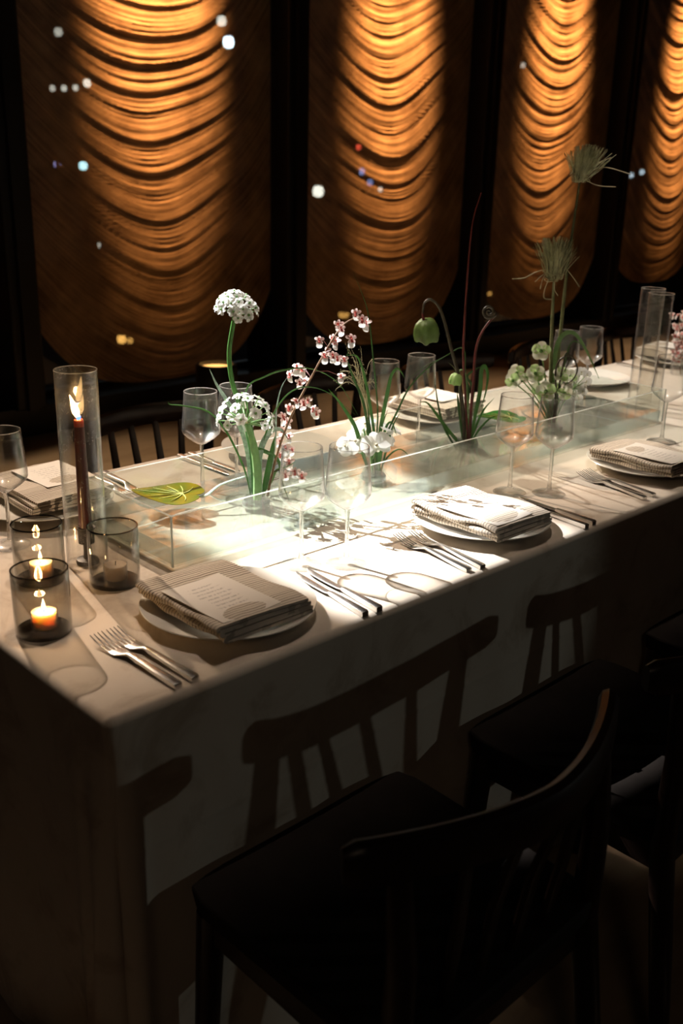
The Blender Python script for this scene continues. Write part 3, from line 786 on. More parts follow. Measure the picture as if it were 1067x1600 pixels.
hr_me = MB().tube([(.0340*math.cos(2*PI*i/48), .0340*math.sin(2*PI*i/48), .3346) for i in range(49)], .0008, 6, cap=False).mesh('rim', M['glass_rim'])
def hurricane(x, y):
    o = link('hurricane_glass', hur_me, None, (x, y, T+.0005)); link('rim', hr_me, o); return o
tag(hurricane(HX, HY), 'tall clear glass cylinder around the lit dark red candle', 'hurricane glass', 'tall glass hurricane cylinders')
for px, py, l_ in [(1021, 451, 'empty tall glass cylinder on the right, the one farther back'), (1034, 459, 'empty tall glass cylinder on the right, the nearer of the two')]:
    p = on_z(px, py, T+.334); tag(hurricane(p.x, p.y), l_, 'hurricane glass', 'tall glass hurricane cylinders')
h = thing('candlestick', 'black metal candlestick inside the tall glass cylinder', 'candlestick', (HX, HY, T+.001))
MB().lathe([(0, 0), (.019, 0), (.0195, .003), (.0185, .007), (.007, .009)], 32).build('base', M['black_metal'], h)
MB().lathe([(.007, .008), (.006, .02), (.006, .036)], 20).build('stem', M['black_metal'], h)
MB().lathe([(.006, .034), (.0135, .037), (.014, .060), (.0165, .063), (.0165, .0645), (.0125, .0640), (.0122, .045), (0, .044)], 32).build('cup', M['black_metal'], h)
cz = T+.001+.0452
k = thing('taper_candle', 'dark red taper candle burning in the black candlestick', 'candle', (HX, HY, cz))
ch_ = .207
MB().lathe([(0, 0), (.0112, 0), (.0113, .02), (.0085, ch_-.02), (.0082, ch_-.012)], 24).build('candle_body', M['wax_red'], k)
MB().lathe([(.0082, ch_-.012), (.0080, ch_-.002), (.0070, ch_), (.0045, ch_-.003), (0, ch_-.004)], 24).build('candle_tip', M['wax_tip'], k)
flame(k, 0, 0, ch_+.001, .040, (-.010, .006), .55)
vot_prof = [(.0385, 0), (.0405, .003), (.0408, .012), (.0408, .098), (.0400, .0995), (.0390, .098), (.0390, .012), (.0380, .006)]
vot_me = MB().lathe(vot_prof, 48, closed=True).mesh('cup_wall', M['smoke'])
votb_me = MB().lathe([(0, .0005), (.038, .0005), (.038, .006), (0, .006)], 40).mesh('cup_base', M['smoke_base'])
votr_me = MB().lathe([(.0389, .0975), (.0409, .0975), (.0409, .0993), (.0389, .0993)], 48, closed=True).mesh('rim', M['smoke_base'])
def votive(px, py, lit, l1, l2):
    p = on_z(px, py, T); v_ = thing('votive_holder', l1, 'votive holder', (p.x, p.y, T+.0004), group='smoked glass votive holders')
    link('cup_wall', vot_me, v_); link('cup_base', votb_me, v_); link('rim', votr_me, v_)
    c = thing('tealight', l2, 'candle', (p.x+.003, p.y+.002, T+.0070), group='tealights in the votives')
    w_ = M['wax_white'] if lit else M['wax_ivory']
    MB().lathe([(0, 0), (.0178, 0), (.0182, .002), (.0186, .022), (.0178, .0236), (.014, .0228), (0, .0222)], 32).build('wax', w_, c)
    MB().lathe([(.0187, 0), (.0192, .001), (.0196, .0255), (.0191, .0258), (.0188, .0255)], 32, closed=True).build('clear_cup', M['glass'], c)
    if lit: flame(c, 0, 0, .0245, .019, (.0, .0), .42)
    else: MB().tube([(0, 0, .02), (.001, 0, .029)], .0007, 5).build('wick', M['wick'], c)
votive(69, 986, True, 'smoked glass votive cup nearest the table corner', 'lit white tealight in the front smoked cup')
votive(64, 906, True, 'smoked glass votive cup behind the front one at the left', 'lit tealight in the rear left smoked cup')
votive(180, 910, False, 'smoked glass votive cup right of the candlestick by the tank', 'unlit ivory tealight in the cup beside the tank')

# ------------------------------------------------------------------ acrylic tank with water
X0, X1, Y0, Y1, TH = .3364, 1.9462, .345, .6265, .0966
ZT = T+.0006; wl = .006
tk = thing('acrylic_tank', 'long clear acrylic tank of shallow water down the middle of the table', 'tank', (X0, Y0, ZT))
LX, LY = X1-X0, Y1-Y0
def wall(a, b):
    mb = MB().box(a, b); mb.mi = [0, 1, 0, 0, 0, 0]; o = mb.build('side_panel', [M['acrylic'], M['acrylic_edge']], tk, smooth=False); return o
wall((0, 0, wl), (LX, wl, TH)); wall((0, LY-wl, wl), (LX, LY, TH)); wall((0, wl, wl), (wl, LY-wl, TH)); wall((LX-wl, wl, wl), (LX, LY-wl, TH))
MB().box((0, 0, 0), (LX, LY, wl)).build('base_panel', M['acrylic_base'], tk, smooth=False)
for (x, y) in ((0, 0), (LX-.002, 0), (0, LY-.002), (LX-.002, LY-.002)):
    MB().box((x-.0003, y-.0003, wl), (x+.0023, y+.0023, TH)).build('glued_corner', M['acrylic_edge'], tk, smooth=False)
WZ = .0372
wt = MB()
NXw, NYw = 60, 14; v = []; f = []
for j in range(NYw+1):
    for i in range(NXw+1):
        x = wl+.0006+(LX-2*wl-.0012)*i/NXw; y = wl+.0006+(LY-2*wl-.0012)*j/NYw
        v.append((x, y, WZ+.00025*math.sin(x*31+y*17)+.0002*math.sin(x*13-y*41)))
for j in range(NYw):
    for i in range(NXw): a = j*(NXw+1)+i; f.append((a, a+1, a+NXw+2, a+NXw+1))
wt.add(v, f)
xa, xb, ya, yb, zb_ = wl+.0006, LX-wl-.0006, wl+.0006, LY-wl-.0006, wl+.0006
sv = [(xa, ya, zb_), (xb, ya, zb_), (xb, yb, zb_), (xa, yb, zb_), (xa, ya, WZ), (xb, ya, WZ), (xb, yb, WZ), (xa, yb, WZ)]
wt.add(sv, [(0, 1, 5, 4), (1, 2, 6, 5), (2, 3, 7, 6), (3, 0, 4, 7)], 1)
wo = wt.build('water', [M['water'], M['water_side_reflection']], None, (X0, Y0, ZT))
tag(wo, 'shallow still water lying in the acrylic tank', 'water', kind='stuff')
FZ = ZT+wl+.0004                                # tank floor

# floating anthurium leaves
def heart_leaf(x_, y_, name, label, mat, rot, size, stem_px=None):
    c = Vector((x_, y_, ZT+WZ+.001)); e = thing(name, label, 'leaf', tuple(c), rot)
    NR, NA = 7, 60; v = []; f = []
    def rad(a):   # heart outline, tip at angle 0 (local +x), notch at PI
        cp = [(0, 1.0), (.2, .90), (.5, .78), (.9, .67), (1.4, .60), (2.0, .56), (2.45, .50), (2.8, .38), (3.0, .24), (PI, .13)]; b = min(abs(a), PI)
        for (a0, r0_), (a1, r1_) in zip(cp, cp[1:]):
            if b <= a1+1e-9: return size*(r0_+(r1_-r0_)*(b-a0)/(a1-a0))
    for s in (0, 1):
        for j in range(NR+1):
            for i in range(NA):
                a = -PI + 2*PI*i/NA; r_ = rad(a)*j/NR
                x = r_*math.cos(a); y = r_*math.sin(a)*1.02
                z = .003 + .006*(r_/size)**2 + .003*math.sin(3*a)*(j/NR)**2 + .0008*s
                v.append((x, y, z))
    n_ = (NR+1)*NA
    for j in range(NR):
        for i in range(NA):
            a, b = j*NA+i, j*NA+(i+1) % NA; f.append((a, a+NA, b+NA, b)); f.append((n_+a, n_+b, n_+b+NA, n_+a+NA))
    for i in range(NA):
        a, b = NR*NA+i, NR*NA+(i+1) % NA; f.append((a, b, n_+b, n_+a))
    bd = MB().add(v, f).build('blade', mat, e)
    for i, a in enumerate((0.0, .42, -.42, .95, -.95, 1.55, -1.55, 2.25, -2.25)):
        R_ = rad(a)*(.93 if a == 0 else .82); pts = []
        for q in (0, .25, .5, .75, 1):
            aa = a*(1-.16*q) if a else 0; r_ = R_*q; pts.append((r_*math.cos(aa), r_*math.sin(aa)*1.0, .0046+.006*(r_/size)**2))
        MB().tube(pts, [.0016, .0013, .0011, .0009, .0005], 6).build('vein', M['vein'], bd)
    if stem_px:
        pts = [at(qx, qy, (c.x, c.y), qd) for qx, qy, qd in stem_px]
        pts = spline(pts, 16); pts = [p-c for p in pts]
        inv = Matrix.Rotation(-rot, 3, 'Z'); pts = [inv @ p for p in pts]
        MB().tube(pts, lerpl([.0022, .005, .003, .0025], len(pts)), 8, flat=.5).build('leaf_stalk', M['sage'], e)
heart_leaf(.513, .568, 'floating_leaf', 'olive anthurium leaf with pale veins floating at the left end of the tank', M['leaf'], 2.336, .100, [(302, 777, .0), (322, 774, .01), (345, 757, .02), (384, 744, .04)])
heart_leaf(1.53, .555, 'floating_leaf', 'dark green anthurium leaf floating behind the fiddlehead stems', M['leaf2'], 2.63, .092)

# ------------------------------------------------------------------ flowers
def petal(mb, a, L, W_, tilt, mi=0, curl=.2, c=(0, 0, 0), cup=.0):
    """one petal leaving the centre at angle a, tilt above the plane"""
    ca, sa = math.cos(a), math.sin(a); v = []; f = []
    rows = [(.05, .35), (.35, .9), (.7, 1.0), (.92, .65), (1.0, .2)]
    for t, wv in rows:
        th = tilt - curl*t; r_ = L*t*math.cos(th); z = L*t*math.sin(th)
        for s in (-1, 0, 1):
            yy = s*W_*.5*wv; zz = z + (cup*W_*(abs(s)*wv))
            v.append((c[0]+r_*ca-yy*sa, c[1]+r_*sa+yy*ca, c[2]+zz))
    for j in range(len(rows)-1):
        for k in range(2):
            a_ = j*3+k; f.append((a_, a_+1, a_+4, a_+3))
    mb.add(v, f, mi)
def floret_mesh():
    mb = MB()
    for k in range(6): petal(mb, k*PI/3, 1.0, .78, .75 if k % 2 else .55, 0, .5, cup=.16)
    mb.lathe([(0, .0), (.16, .05), (.2, .28), (.1, .5), (0, .52)], 6, mi=1)
    return mb.mesh('floret', [M['petal'], M['green_pale']])
floret = floret_mesh()
def orchidlet_mesh():
    mb = MB()
    for a, L, W_ in ((1.57, .8, .5), (2.6, .9, .55), (.5, .9, .55), (-2.4, .7, .4), (-.75, .7, .4)): petal(mb, a, L, W_, .35, 0, .5, cup=.12)
    petal(mb, -1.57, 1.25, 1.05, .5, 1, 1.0, cup=-.12)
    petal(mb, -1.57, .55, .4, .9, 2, .6); petal(mb, 1.9, .42, .35, .8, 2, .3)
    mb.lathe([(0, -.35), (.12, -.2), (.16, 0), (.1, .35), (0, .42)], 6, mi=2)
    return mb.mesh('blossom', [M['petal_pink'], M['petal'], M['petal_red']])
orchidlet = orchidlet_mesh()
def phal_mesh():
    mb = MB()
    for a, L, W_ in ((1.57, 1, .75), (-.55, 1.0, .62), (-2.6, 1.0, .62)): petal(mb, a, L, W_, .18, 0, .25, cup=.05)
    for a in (.35, 2.79): petal(mb, a, 1.12, 1.25, .3, 0, .4, c=(0, 0, .05), cup=.06)
    petal(mb, -1.57, .5, .35, .9, 1, 1.0, c=(0, 0, .08)); petal(mb, -1.0, .3, .25, 1.0, 1, .3, c=(0, 0, .08)); petal(mb, -2.1, .3, .25, 1.0, 1, .3, c=(0, 0, .08))
    mb.lathe([(0, .05), (.1, .1), (.12, .25), (0, .34)], 8, mi=2)
    return mb.mesh('orchid_bloom', [M['petal'], M['petal_cream'], M['straw']])
phal = phal_mesh()
def hell_mesh():
    mb = MB()
    for k in range(5): petal(mb, k*2*PI/5, 1.15, 1.15, 1.05, k % 2, .9, cup=.10)
    for k in range(8): petal(mb, k*PI/4, .38, .12, 1.1, 2, .2)
    mb.lathe([(0, -.25), (.14, -.1), (.25, .12), (.1, .4), (0, .42)], 8, mi=2)
    return mb.mesh('hellebore_bloom', [M['petal_cream'], M['hell'], M['green_pale']])
hell = hell_mesh()
def face_rot(d, spin=0.0):
    """rotation that turns local +z to direction d"""
    q = Vector(d).normalized().to_track_quat('Z', 'Y'); return (q.to_matrix() @ Matrix.Rotation(spin, 3, 'Z')).to_euler()
TOCAM = lambda p: (CAM - Vector(p)).normalized()
rnd = random.Random(21)
def base_pt(px, py, z=FZ): p = on_z(px, py, z); return Vector((p.x, p.y, z))
def kenzan(px, py, label):
    p = base_pt(px, py); e = thing('pin_holder', label, 'pin holder', tuple(p), group='metal pin holders in the tank')
    MB().lathe([(0, 0), (.027, 0), (.028, .002), (.028, .009), (.027, .0105), (0, .0105)], 36).build('disc', M['kenzan'], e)
    mb = MB()
    for i in range(-6, 7):
        for j in range(-6, 7):
            x, y = i*.0037, j*.0037
            if x*x+y*y < .0245**2: mb.tube([(x, y, .010), (x, y, .020)], [.0006, .0003], 3)
    o = mb.build('pins', M['kenzan'], e); o['kind'] = 'stuff'
    return p
def stem_thing(name, label, cat, base, group=None):
    return thing(name, label, cat, tuple(base), 0, group)
def curve_pts(pix, base, n=24): return spline([at(p[0], p[1], base, p[2] if len(p) > 2 else 0) for p in pix], n)
def stemtube(parent, base, pix, radii, mat, name='stem', n=8, flat=1.0, steps=24, start=None, ref=(0,0,1)):
    pts = curve_pts(pix, base, steps)
    if start is not None: pts[0] = Vector(start)
    MB().tube(pts, lerpl(radii, len(pts)), n, flat, ref).build(name, mat, parent, local=base)
    return pts
def put(parent, base, me, p, s, d, spin=None, name=None):
    return link(name or me.name, me, parent, Vector(p)-Vector(base), face_rot(d, rnd.uniform(0, 6.28) if spin is None else spin), s)
VIEWR = rt.copy(); VIEWR.z = 0; VIEWR.normalize()
def blade(name, label, base, pix, wmax, mat, group, cat='grass blade', steps=24, flat=.12):
    e = stem_thing(name, label, cat, base, group)
    pts = curve_pts(pix, base, steps)
    rr = lerpl([wmax*.55, wmax, wmax*.95, wmax*.6, wmax*.08], len(pts))
    MB().tube(pts, rr, 8, flat, TOCAM(pts[len(pts)//2]).cross(pts[-1]-pts[0]).cross(pts[-1]-pts[0])).build('blade', mat, e, local=base)
    return e

# --- arrangement 1: white alliums, pink spray
K1 = kenzan(400, 790, 'metal pin holder under the white allium stems')
B1 = K1 + Vector((0, 0, .012))
def allium(label, pix, radii, hc, hr, nf, fs, up_d, depth):
    b = B1 + Vector((depth*.6, depth*.8, 0)); e = stem_thing('allium_stem', label, 'flower', b, 'white alliums')
    pts = stemtube(e, b, [(p[0], p[1], depth) for p in pix], radii, M['green_pale'] if fs > .0118 else M['green'])
    tip = pts[-1]; c = at(hc[0], hc[1], B1, depth); axis = (c-tip).normalized()
    MB().lathe([(0, 0), (radii[-1]*1.5, .002), (radii[-1]*1.9, .006), (0, .010)], 10).build('spathe', M['straw'], e, tip-b)
    for k in range(nf):
        # golden spiral over the upper cap
        q = (k+.5)/nf; ph = k*2.399; th = math.acos(1-q*1.15)*up_d
        x_ = axis.cross(Vector((0, 1, 0))).normalized(); y_ = axis.cross(x_)
        d = (axis*math.cos(th) + (x_*math.cos(ph)+y_*math.sin(ph))*math.sin(th)).normalized()
        L = hr*rnd.uniform(.88, 1.08); p = tip + d*L
        mid = tip + d*L*.5 + axis*(L*.04)
        pd = MB().tube([tip, mid, p], [.0016, .0012, .001], 5).build('pedicel', M['green_pale'], e, local=b)
        put(pd, b, floret, p, fs*rnd.uniform(.9, 1.15), d)
allium('tall white allium on a curved green stem, standing highest', [(398, 778), (392, 700), (379, 645), (363, 598), (358, 552), (364, 508), (367, 491)], [.0062, .0056, .0048, .0044, .004], (377, 450), .040, 27, .0115, .76, .02)
allium('short white allium with open head in front of the tall one', [(402, 780), (402, 740), (397, 700), (388, 668), (384, 662)], [.0085, .0085, .0075, .0055, .0045], (386, 628), .052, 23, .0120, 1.02, -.01)
sp = stem_thing('orchid_spray', 'arching brown spray of small pink and white blossoms', 'flower', B1)
main = stemtube(sp, B1, [(418, 775, .0), (424, 745), (436, 700), (455, 650), (486, 590, .02), (508, 550, .03), (530, 515, .04), (547, 500, .05), (562, 497, .05)], [.0026, .0024, .0020, .0016, .0011], M['brown_stem'], steps=40)
for px, py in [(556, 490), (566, 500), (572, 505), (529, 508), (533, 514), (499, 532), (520, 530), (525, 534), (549, 530), (512, 548), (507, 556), (520, 556), (527, 560), (538, 562), (533, 588), (464, 574), (471, 578), (453, 586), (476, 594), (468, 598), (462, 627), (474, 630), (482, 626), (452, 638), (490, 640), (494, 645), (442, 652), (449, 660), (440, 672), (452, 682), (437, 690), (446, 700), (456, 703), (438, 712), (452, 722), (461, 738), (472, 744), (446, 742)]:
    dd = rnd.uniform(-.012, .03); p = at(px, py, B1, dd + (.03 if py < 600 else 0))
    q = min(main, key=lambda t: (t-p).length + .3*max(0, t.z-p.z))
    mid = (p+q)/2 + Vector((0, 0, .006))
    pd = MB().tube([q, mid, p], [.0007, .0006, .0006], 4).build('pedicel', M['red_stem'], sp, local=B1)
    d = TOCAM(p)*.8 + Vector((rnd.uniform(-.6, .6), rnd.uniform(-.6, .6), rnd.uniform(-.2, .5)))
    o = link('blossom', orchidlet, pd, p-B1, face_rot(d, 0), rnd.uniform(.011, .0145))
G1 = 'grasses and leaves around the alliums'
for nm, lb, pix, w_, mt in [
    ('grass_blade', 'thin green grass arching high from the alliums to the right', [(404, 775), (398, 690), (384, 612), (415, 588), (450, 577), (490, 577, .03), (530, 600, .06), (560, 650, .08)], .0018, M['green']),
    ('grass_blade', 'thin grass arching low to the right behind the lower pink blossoms', [(406, 772), (412, 690), (436, 632), (468, 606), (510, 612, .03), (555, 648, .06)], .0016, M['green']),
    ('grass_blade', 'pale upright grass stalk bowing beside the pink spray', [(420, 770), (430, 690), (432, 640), (440, 605), (452, 585)], .0015, M['sage']),
    ('curved_twig', 'thin green twig curling out to the left of the alliums', [(392, 775, .03), (384, 740, .03), (372, 710, .03), (352, 672, .03), (325, 643, .03), (285, 634, .03), (266, 632, .03), (262, 627, .03)], .0021, M['green']),
    ('silver_leaf', 'silvery green upright leaf left of the short allium', [(392, 770, .03), (385, 700, .03), (368, 650, .03), (352, 622, .03), (338, 600, .03), (327, 576, .03)], .0046, M['sage']),
    ('strap_leaf', 'dark green leaf bending right and down over the tank edge', [(408, 775), (404, 720), (397, 702), (420, 708), (436, 722), (440, 750), (452, 783)], .0048, M['green']),
    ('strap_leaf', 'pale green leaf looping over between allium and spray', [(408, 775), (405, 720), (412, 690), (425, 673), (440, 672), (452, 690)], .0060, M['sage']),
    ('strap_leaf', 'broad green leaf rising beside the allium stems', [(410, 776), (418, 740), (426, 700), (430, 680)], .0060, M['green']),
    ('strap_leaf', 'short green leaf at the foot of the allium stems', [(406, 778), (424, 752), (432, 735), (446, 730), (462, 722)], .0026, M['green_pale'])]:
    e = blade(nm, lb, B1, pix, w_, mt, G1, 'leaf' if 'leaf' in nm else 'grass', 32, .5 if w_ < .0025 else .14)
# --- arrangement 2: grasses and white orchids
K2 = kenzan(583, 748, 'metal pin holder under the white orchids'); B2 = K2 + Vector((0, 0, .012))
G2 = 'grass blades above the white orchids'
for lb, pix, w_, mt in [
    ('tallest thin grass rising far above the orchids', [(586, 742), (588, 690), (590, 640), (583, 560), (574, 485), (552, 425)], .0022, M['green_dark']),
    ('broad blade leaning left with a pointed tip', [(578, 742), (566, 705), (556, 670), (545, 650), (528, 625), (513, 608)], .0058, M['green']),
    ('blade curving up left through the pink blossoms', [(582, 742), (577, 690), (568, 630), (552, 590), (542, 560), (546, 545)], .0035, M['green_dark']),
    ('long blade arching up left to the pink spray', [(588, 742), (586, 690), (574, 610), (560, 560), (540, 555)], .0040, M['green']),
    ('blade folding over at the top right above the orchids', [(590, 742), (592, 690), (598, 650), (606, 610), (612, 585), (622, 576), (632, 590)], .0052, M['green']),
    ('thin blade leaning right across the far glass', [(592, 742), (600, 690), (622, 640), (640, 605), (668, 575), (690, 560)], .0026, M['green_dark']),
    ('thin blade leaning far right, lower one', [(594, 742), (604, 700), (614, 665), (625, 645)], .0030, M['green_dark']),
    ('short blade curling right over the orchids', [(592, 742), (596, 700), (603, 668), (612, 660), (620, 680)], .0036, M['green']),
    ('upright blade in the middle of the grass tuft', [(585, 742), (582, 700), (577, 660), (574, 625)], .0036, M['green_dark']),
    ('upright dark blade right of the tuft middle', [(587, 742), (590, 700), (596, 668), (606, 640)], .0034, M['green_dark']),
    ('blade dipping right beyond the orchids', [(590, 742), (605, 715), (625, 702), (645, 718)], .0024, M['green_dark'])]:
    blade('grass_blade', lb, B2, pix, w_*.82, mt, G2, 'grass', 28, .5 if w_ < .0025 else .15)
ob = stem_thing('white_orchid', 'cluster of white moth orchid blooms at the foot of the grasses', 'flower', B2)
stemtube(ob, B2, [(584, 744), (580, 720), (575, 700), (568, 670)], [.003, .0026, .002], M['green_pale'])
for px, py, s, dd, sp_, tilt in [(588, 696, .024, -.025, .3, (0, 0, .2)), (556, 690, .021, .0, 1.6, (-.5, 0, .5)), (570, 665, .020, .03, .8, (.2, .3, .6)), (612, 672, .020, .01, -.4, (.7, .2, .4)), (603, 690, .018, .02, 0.1, (.5, -.3, .3)), (540, 697, .016, .0, 2.2, (-.6, .1, .3))]:
    p = at(px, py, B2, dd); pd = MB().tube([at(582, 718, B2), p - TOCAM(p)*.004], [.0014, .0012], 5).build('pedicel', M['green_pale'], ob, local=B2); put(pd, B2, phal, p, s*1.3, TOCAM(p)*.8 + Vector(tilt), sp_)
wisp = stem_thing('seed_grass', 'wispy seed grass with tiny grains left of the far glasses', 'grass', B2); mbw = MB(); mbg = MB()
for k in range(26):
    x1 = rnd.uniform(518, 592); y1 = rnd.uniform(530, 612); d_ = rnd.uniform(.0, .05)
    pts = curve_pts([(584, 735, .01), (578, 670, d_*.5), (568+rnd.uniform(-6, 6), 620, d_), ((x1+566)/2, (y1+595)/2-5, d_), (x1, y1, d_)], B2, 16)
    mbw.tube(pts, lerpl([.0007, .0004], len(pts)), 3)
    for q in pts[-7:]:
        g = q + Vector((rnd.uniform(-.004, .004), rnd.uniform(-.004, .004), rnd.uniform(-.004, .004))); mbg.lathe([(0, -.0014), (.0009, 0), (0, .0014)], 4, tuple(g))
o = mbw.build('stalks', M['straw'], wisp, local=B2); o['kind'] = 'stuff'; o = mbg.build('grains', M['straw'], wisp, local=B2); o['kind'] = 'stuff'
# --- arrangement 3: bell, fiddlehead, red stem
K3 = kenzan(729, 697, 'metal pin holder under the drooping bell and fiddlehead'); B3 = K3 + Vector((0, 0, .012))
bl = stem_thing('bell_flower', 'drooping green bell flower on an arched dark stem', 'flower', B3)
stemtube(bl, B3, [(726, 692), (723, 640), (717, 590), (705, 545), (695, 505), (686, 480), (673, 468), (663, 474), (660, 492)], [.0045, .0042, .0036, .003, .0024], M['dark_stem'], steps=40)
def bell(parent, base, px, py, s, dd, lean, mat):
    p = at(px, py, base, dd); v = []; f = []; NA = 30; prof = [(.10, 0), (.55, -.10), (.82, -.35), (.95, -.75), (1.0, -1.2), (.92, -1.6), (.78, -1.75)]
    for r_, z in prof:
        for i in range(NA):
            a = 2*PI*i/NA; rr = r_*s*(1+.09*math.cos(5*a)*(1 if r_ > .3 else 0)); zz = z*s*(1+(.08*math.cos(5*a) if z < -1.5 else 0)); v.append((rr*math.cos(a), rr*math.sin(a), zz))
    for r_, z in reversed(prof):
        for i in range(NA):
            a = 2*PI*i/NA; rr = r_*s*(1+.09*math.cos(5*a)*(1 if r_ > .3 else 0))*.94; v.append((rr*math.cos(a), rr*math.sin(a), z*s-.0008))
    n_ = len(prof)*2
    for j in range(n_-1):
        for i in range(NA): f.append((j*NA+i, j*NA+(i+1) % NA, (j+1)*NA+(i+1) % NA, (j+1)*NA+i))
    o = MB().add(v, f).build('bell', mat, parent, p-base); o.rotation_euler = lean
    return o
bell(bl, B3, 666, 499, .0300, 0, (.15, -.28, 0), M['pod'])
MB().tube([at(660, 490, B3), at(662, 500, B3)], [.003, .004], 8).build('calyx', M['red_stem'], bl, local=B3)
b2 = stem_thing('bell_flower', 'small pale green bell hidden among the blades beneath', 'flower', B3)
stemtube(b2, B3, [(728, 692), (730, 640), (728, 590), (722, 578), (716, 582)], [.002, .0018, .0014], M['green_pale'], steps=20)
bell(b2, B3, 714, 583, .0155, 0, (.1, .1, 0), M['hell'])
fh = stem_thing('fiddlehead', 'red brown fiddlehead fern with a coiled tip', 'fern', B3)
fp_ = [(733, 692), (736, 640), (740, 590), (743, 550), (750, 525), (762, 506), (773, 494)]
cpx = []
for k in range(1, 26):
    a = .3 - k*.52; r_ = 11.5*(1-k/27); cpx.append((764+r_*math.cos(a), 487-r_*math.sin(a)*-1*-1))
stemtube(fh, B3, fp_, [.0038, .0036, .0030, .0026, .0022], M['red_stem'], steps=36)
stemtube(fh, B3, [fp_[-1]]+cpx, [.0034, .0032, .0028, .002], M['dark_stem'], 'coil', steps=80)
rs = stem_thing('red_frond_stem', 'tall thin dark red stem bending at its tip', 'fern', B3)
stemtube(rs, B3, [(731, 692), (727, 620), (724, 560), (726, 500), (731, 420), (736, 365), (742, 332), (752, 301)], [.0034, .0030, .0024, .0018, .0014], M['red_stem'], steps=40)
G3 = 'grass blades around the fiddlehead'
for lb, pix, w_, mt in [
    ('leaf blade bending left and down to the water under the far plate', [(722, 692), (716, 690), (700, 672), (684, 650), (668, 630), (655, 628)], .0052, M['green']),
    ('narrow blade hanging left beside the far wine glass', [(712, 700), (694, 668), (684, 630), (678, 580)], .0034, M['green_dark']),
    ('thin stalk crossing up left over the far glass', [(728, 692), (726, 600), (724, 545), (690, 560), (668, 570), (640, 590)], .0018, M['green_dark']),
    ('stalk below the green bell leaning left', [(722, 692), (700, 640), (668, 520)], .0001, M['green_olive']),
    ('broad blade folding over at the right of the tuft', [(735, 692), (742, 650), (750, 610), (752, 580), (757, 572), (762, 585), (759, 612), (752, 636)], .0060, M['green']),
    ('inner folded blade left of the broad one', [(733, 692), (736, 640), (738, 606), (730, 588), (745, 576), (755, 572)], .0040, M['green_dark']),
    ('short upright blade in the middle of the fiddlehead tuft', [(730, 692), (734, 655), (738, 625), (742, 612)], .0050, M['green']),
    ('blade leaning right with a sharp tip', [(734, 692), (744, 665), (756, 640), (772, 622)], .0036, M['green']),
    ('lower blade leaning right over the dark leaf', [(736, 692), (748, 672), (764, 655), (780, 648)], .0030, M['green']),
    ('short blade left of the dark stem', [(724, 692), (720, 660), (716, 630), (714, 612)], .0046, M['green_dark']),
    ('dark blade close behind the bell stem', [(727, 692), (728, 650), (732, 610), (728, 590)], .0046, M['green_dark']),
    ('thin tendril bowing left of the bell stem', [(722, 690), (718, 620), (712, 580), (700, 566)], .0016, M['green_olive'])]:
    if w_ > .0005: blade('grass_blade', lb, B3, pix, w_*.85, mt, G3, 'grass', 30, .5 if w_ < .0025 else .15)
# --- arrangement 4: sedge, hellebores
K4 = kenzan(862, 671, 'metal pin holder under the sedge stems and hellebores'); B4 = K4 + Vector((0, 0, .012))
def sedge(label, pix, radii, hc, hw, hh, curls, seed, dd):
    r_ = random.Random(seed); e = stem_thing('sedge_stem', label, 'sedge', B4, 'tall sedge stems')
    pts = stemtube(e, B4, [(p[0], p[1], dd) for p in pix], radii, M['green_olive']); tip = pts[-1]
    mb = MB()
    for k in range(420):
        ang = max(-.75, min(.75, r_.gauss(0, .25))); L = hh*r_.uniform(.62, 1.0); dz = r_.uniform(-.03, .03)
        x_ = hc[0]-pix[-1][0]; sx = pix[-1][0]+x_*.6+math.sin(ang)*L*.95; sy = pix[-1][1]-math.cos(ang)*L*.95+6
        p1 = at(pix[-1][0]+r_.uniform(-5, 5)*hw/35+20*math.sin(ang)*hw/35, pix[-1][1]+r_.uniform(-8, 5), B4, dd+dz*.4)
        p2 = at((pix[-1][0]+sx)/2+r_.uniform(-3, 3)+math.sin(ang)*7, (pix[-1][1]+sy)/2, B4, dd+dz)
        p3 = at(sx+r_.uniform(-2, 2), sy, B4, dd+dz*1.4)
        mb.tube(spline([p1, p2, p3], 6), lerpl([.0009, .0009, .0006], 7), 3)
    o = mb.build('brush', M['brush'], e, local=B4); o['kind'] = 'stuff'
    mb = MB()
    for k in range(16):
        a = r_.uniform(0, 6.28); rr = r_.uniform(5, 13)*hw/35
        c0 = (pix[-1][0]+r_.uniform(-14, 14)*hw/35, pix[-1][1]-r_.uniform(-4, 12))
        q = [at(c0[0]+rr*math.cos(a+t), c0[1]+.6*rr*math.sin(a+t), B4, dd-.01+r_.uniform(-.01, .01)) for t in (0, .8, 1.6, 2.4)]
        mb.tube(spline(q, 9), .0011, 4)
    o = mb.build('knot', M['straw'], e, local=B4); o['kind'] = 'stuff'
    for c in curls:
        q = curve_pts([(x, y, dd-.01) for x, y in c], B4, 14); MB().tube(q, lerpl([.0012, .0013, .0012], len(q)), 5).build('dry_thread', M['straw'], e, local=B4)
sedge('lower sedge stem with a brush-like grey green head', [(858, 664), (860, 600), (862, 520), (866, 434)], [.0055, .005, .0042, .0036], (874, 385), 35, 76, [[(866, 418), (840, 424), (820, 434), (800, 436)], [(862, 424), (850, 428), (836, 440)], [(866, 424), (854, 444), (850, 465), (862, 468)], [(885, 420), (896, 434), (905, 448)], [(870, 424), (866, 450), (872, 462)], [(858, 420), (848, 436), (844, 452)]], 5, 0)
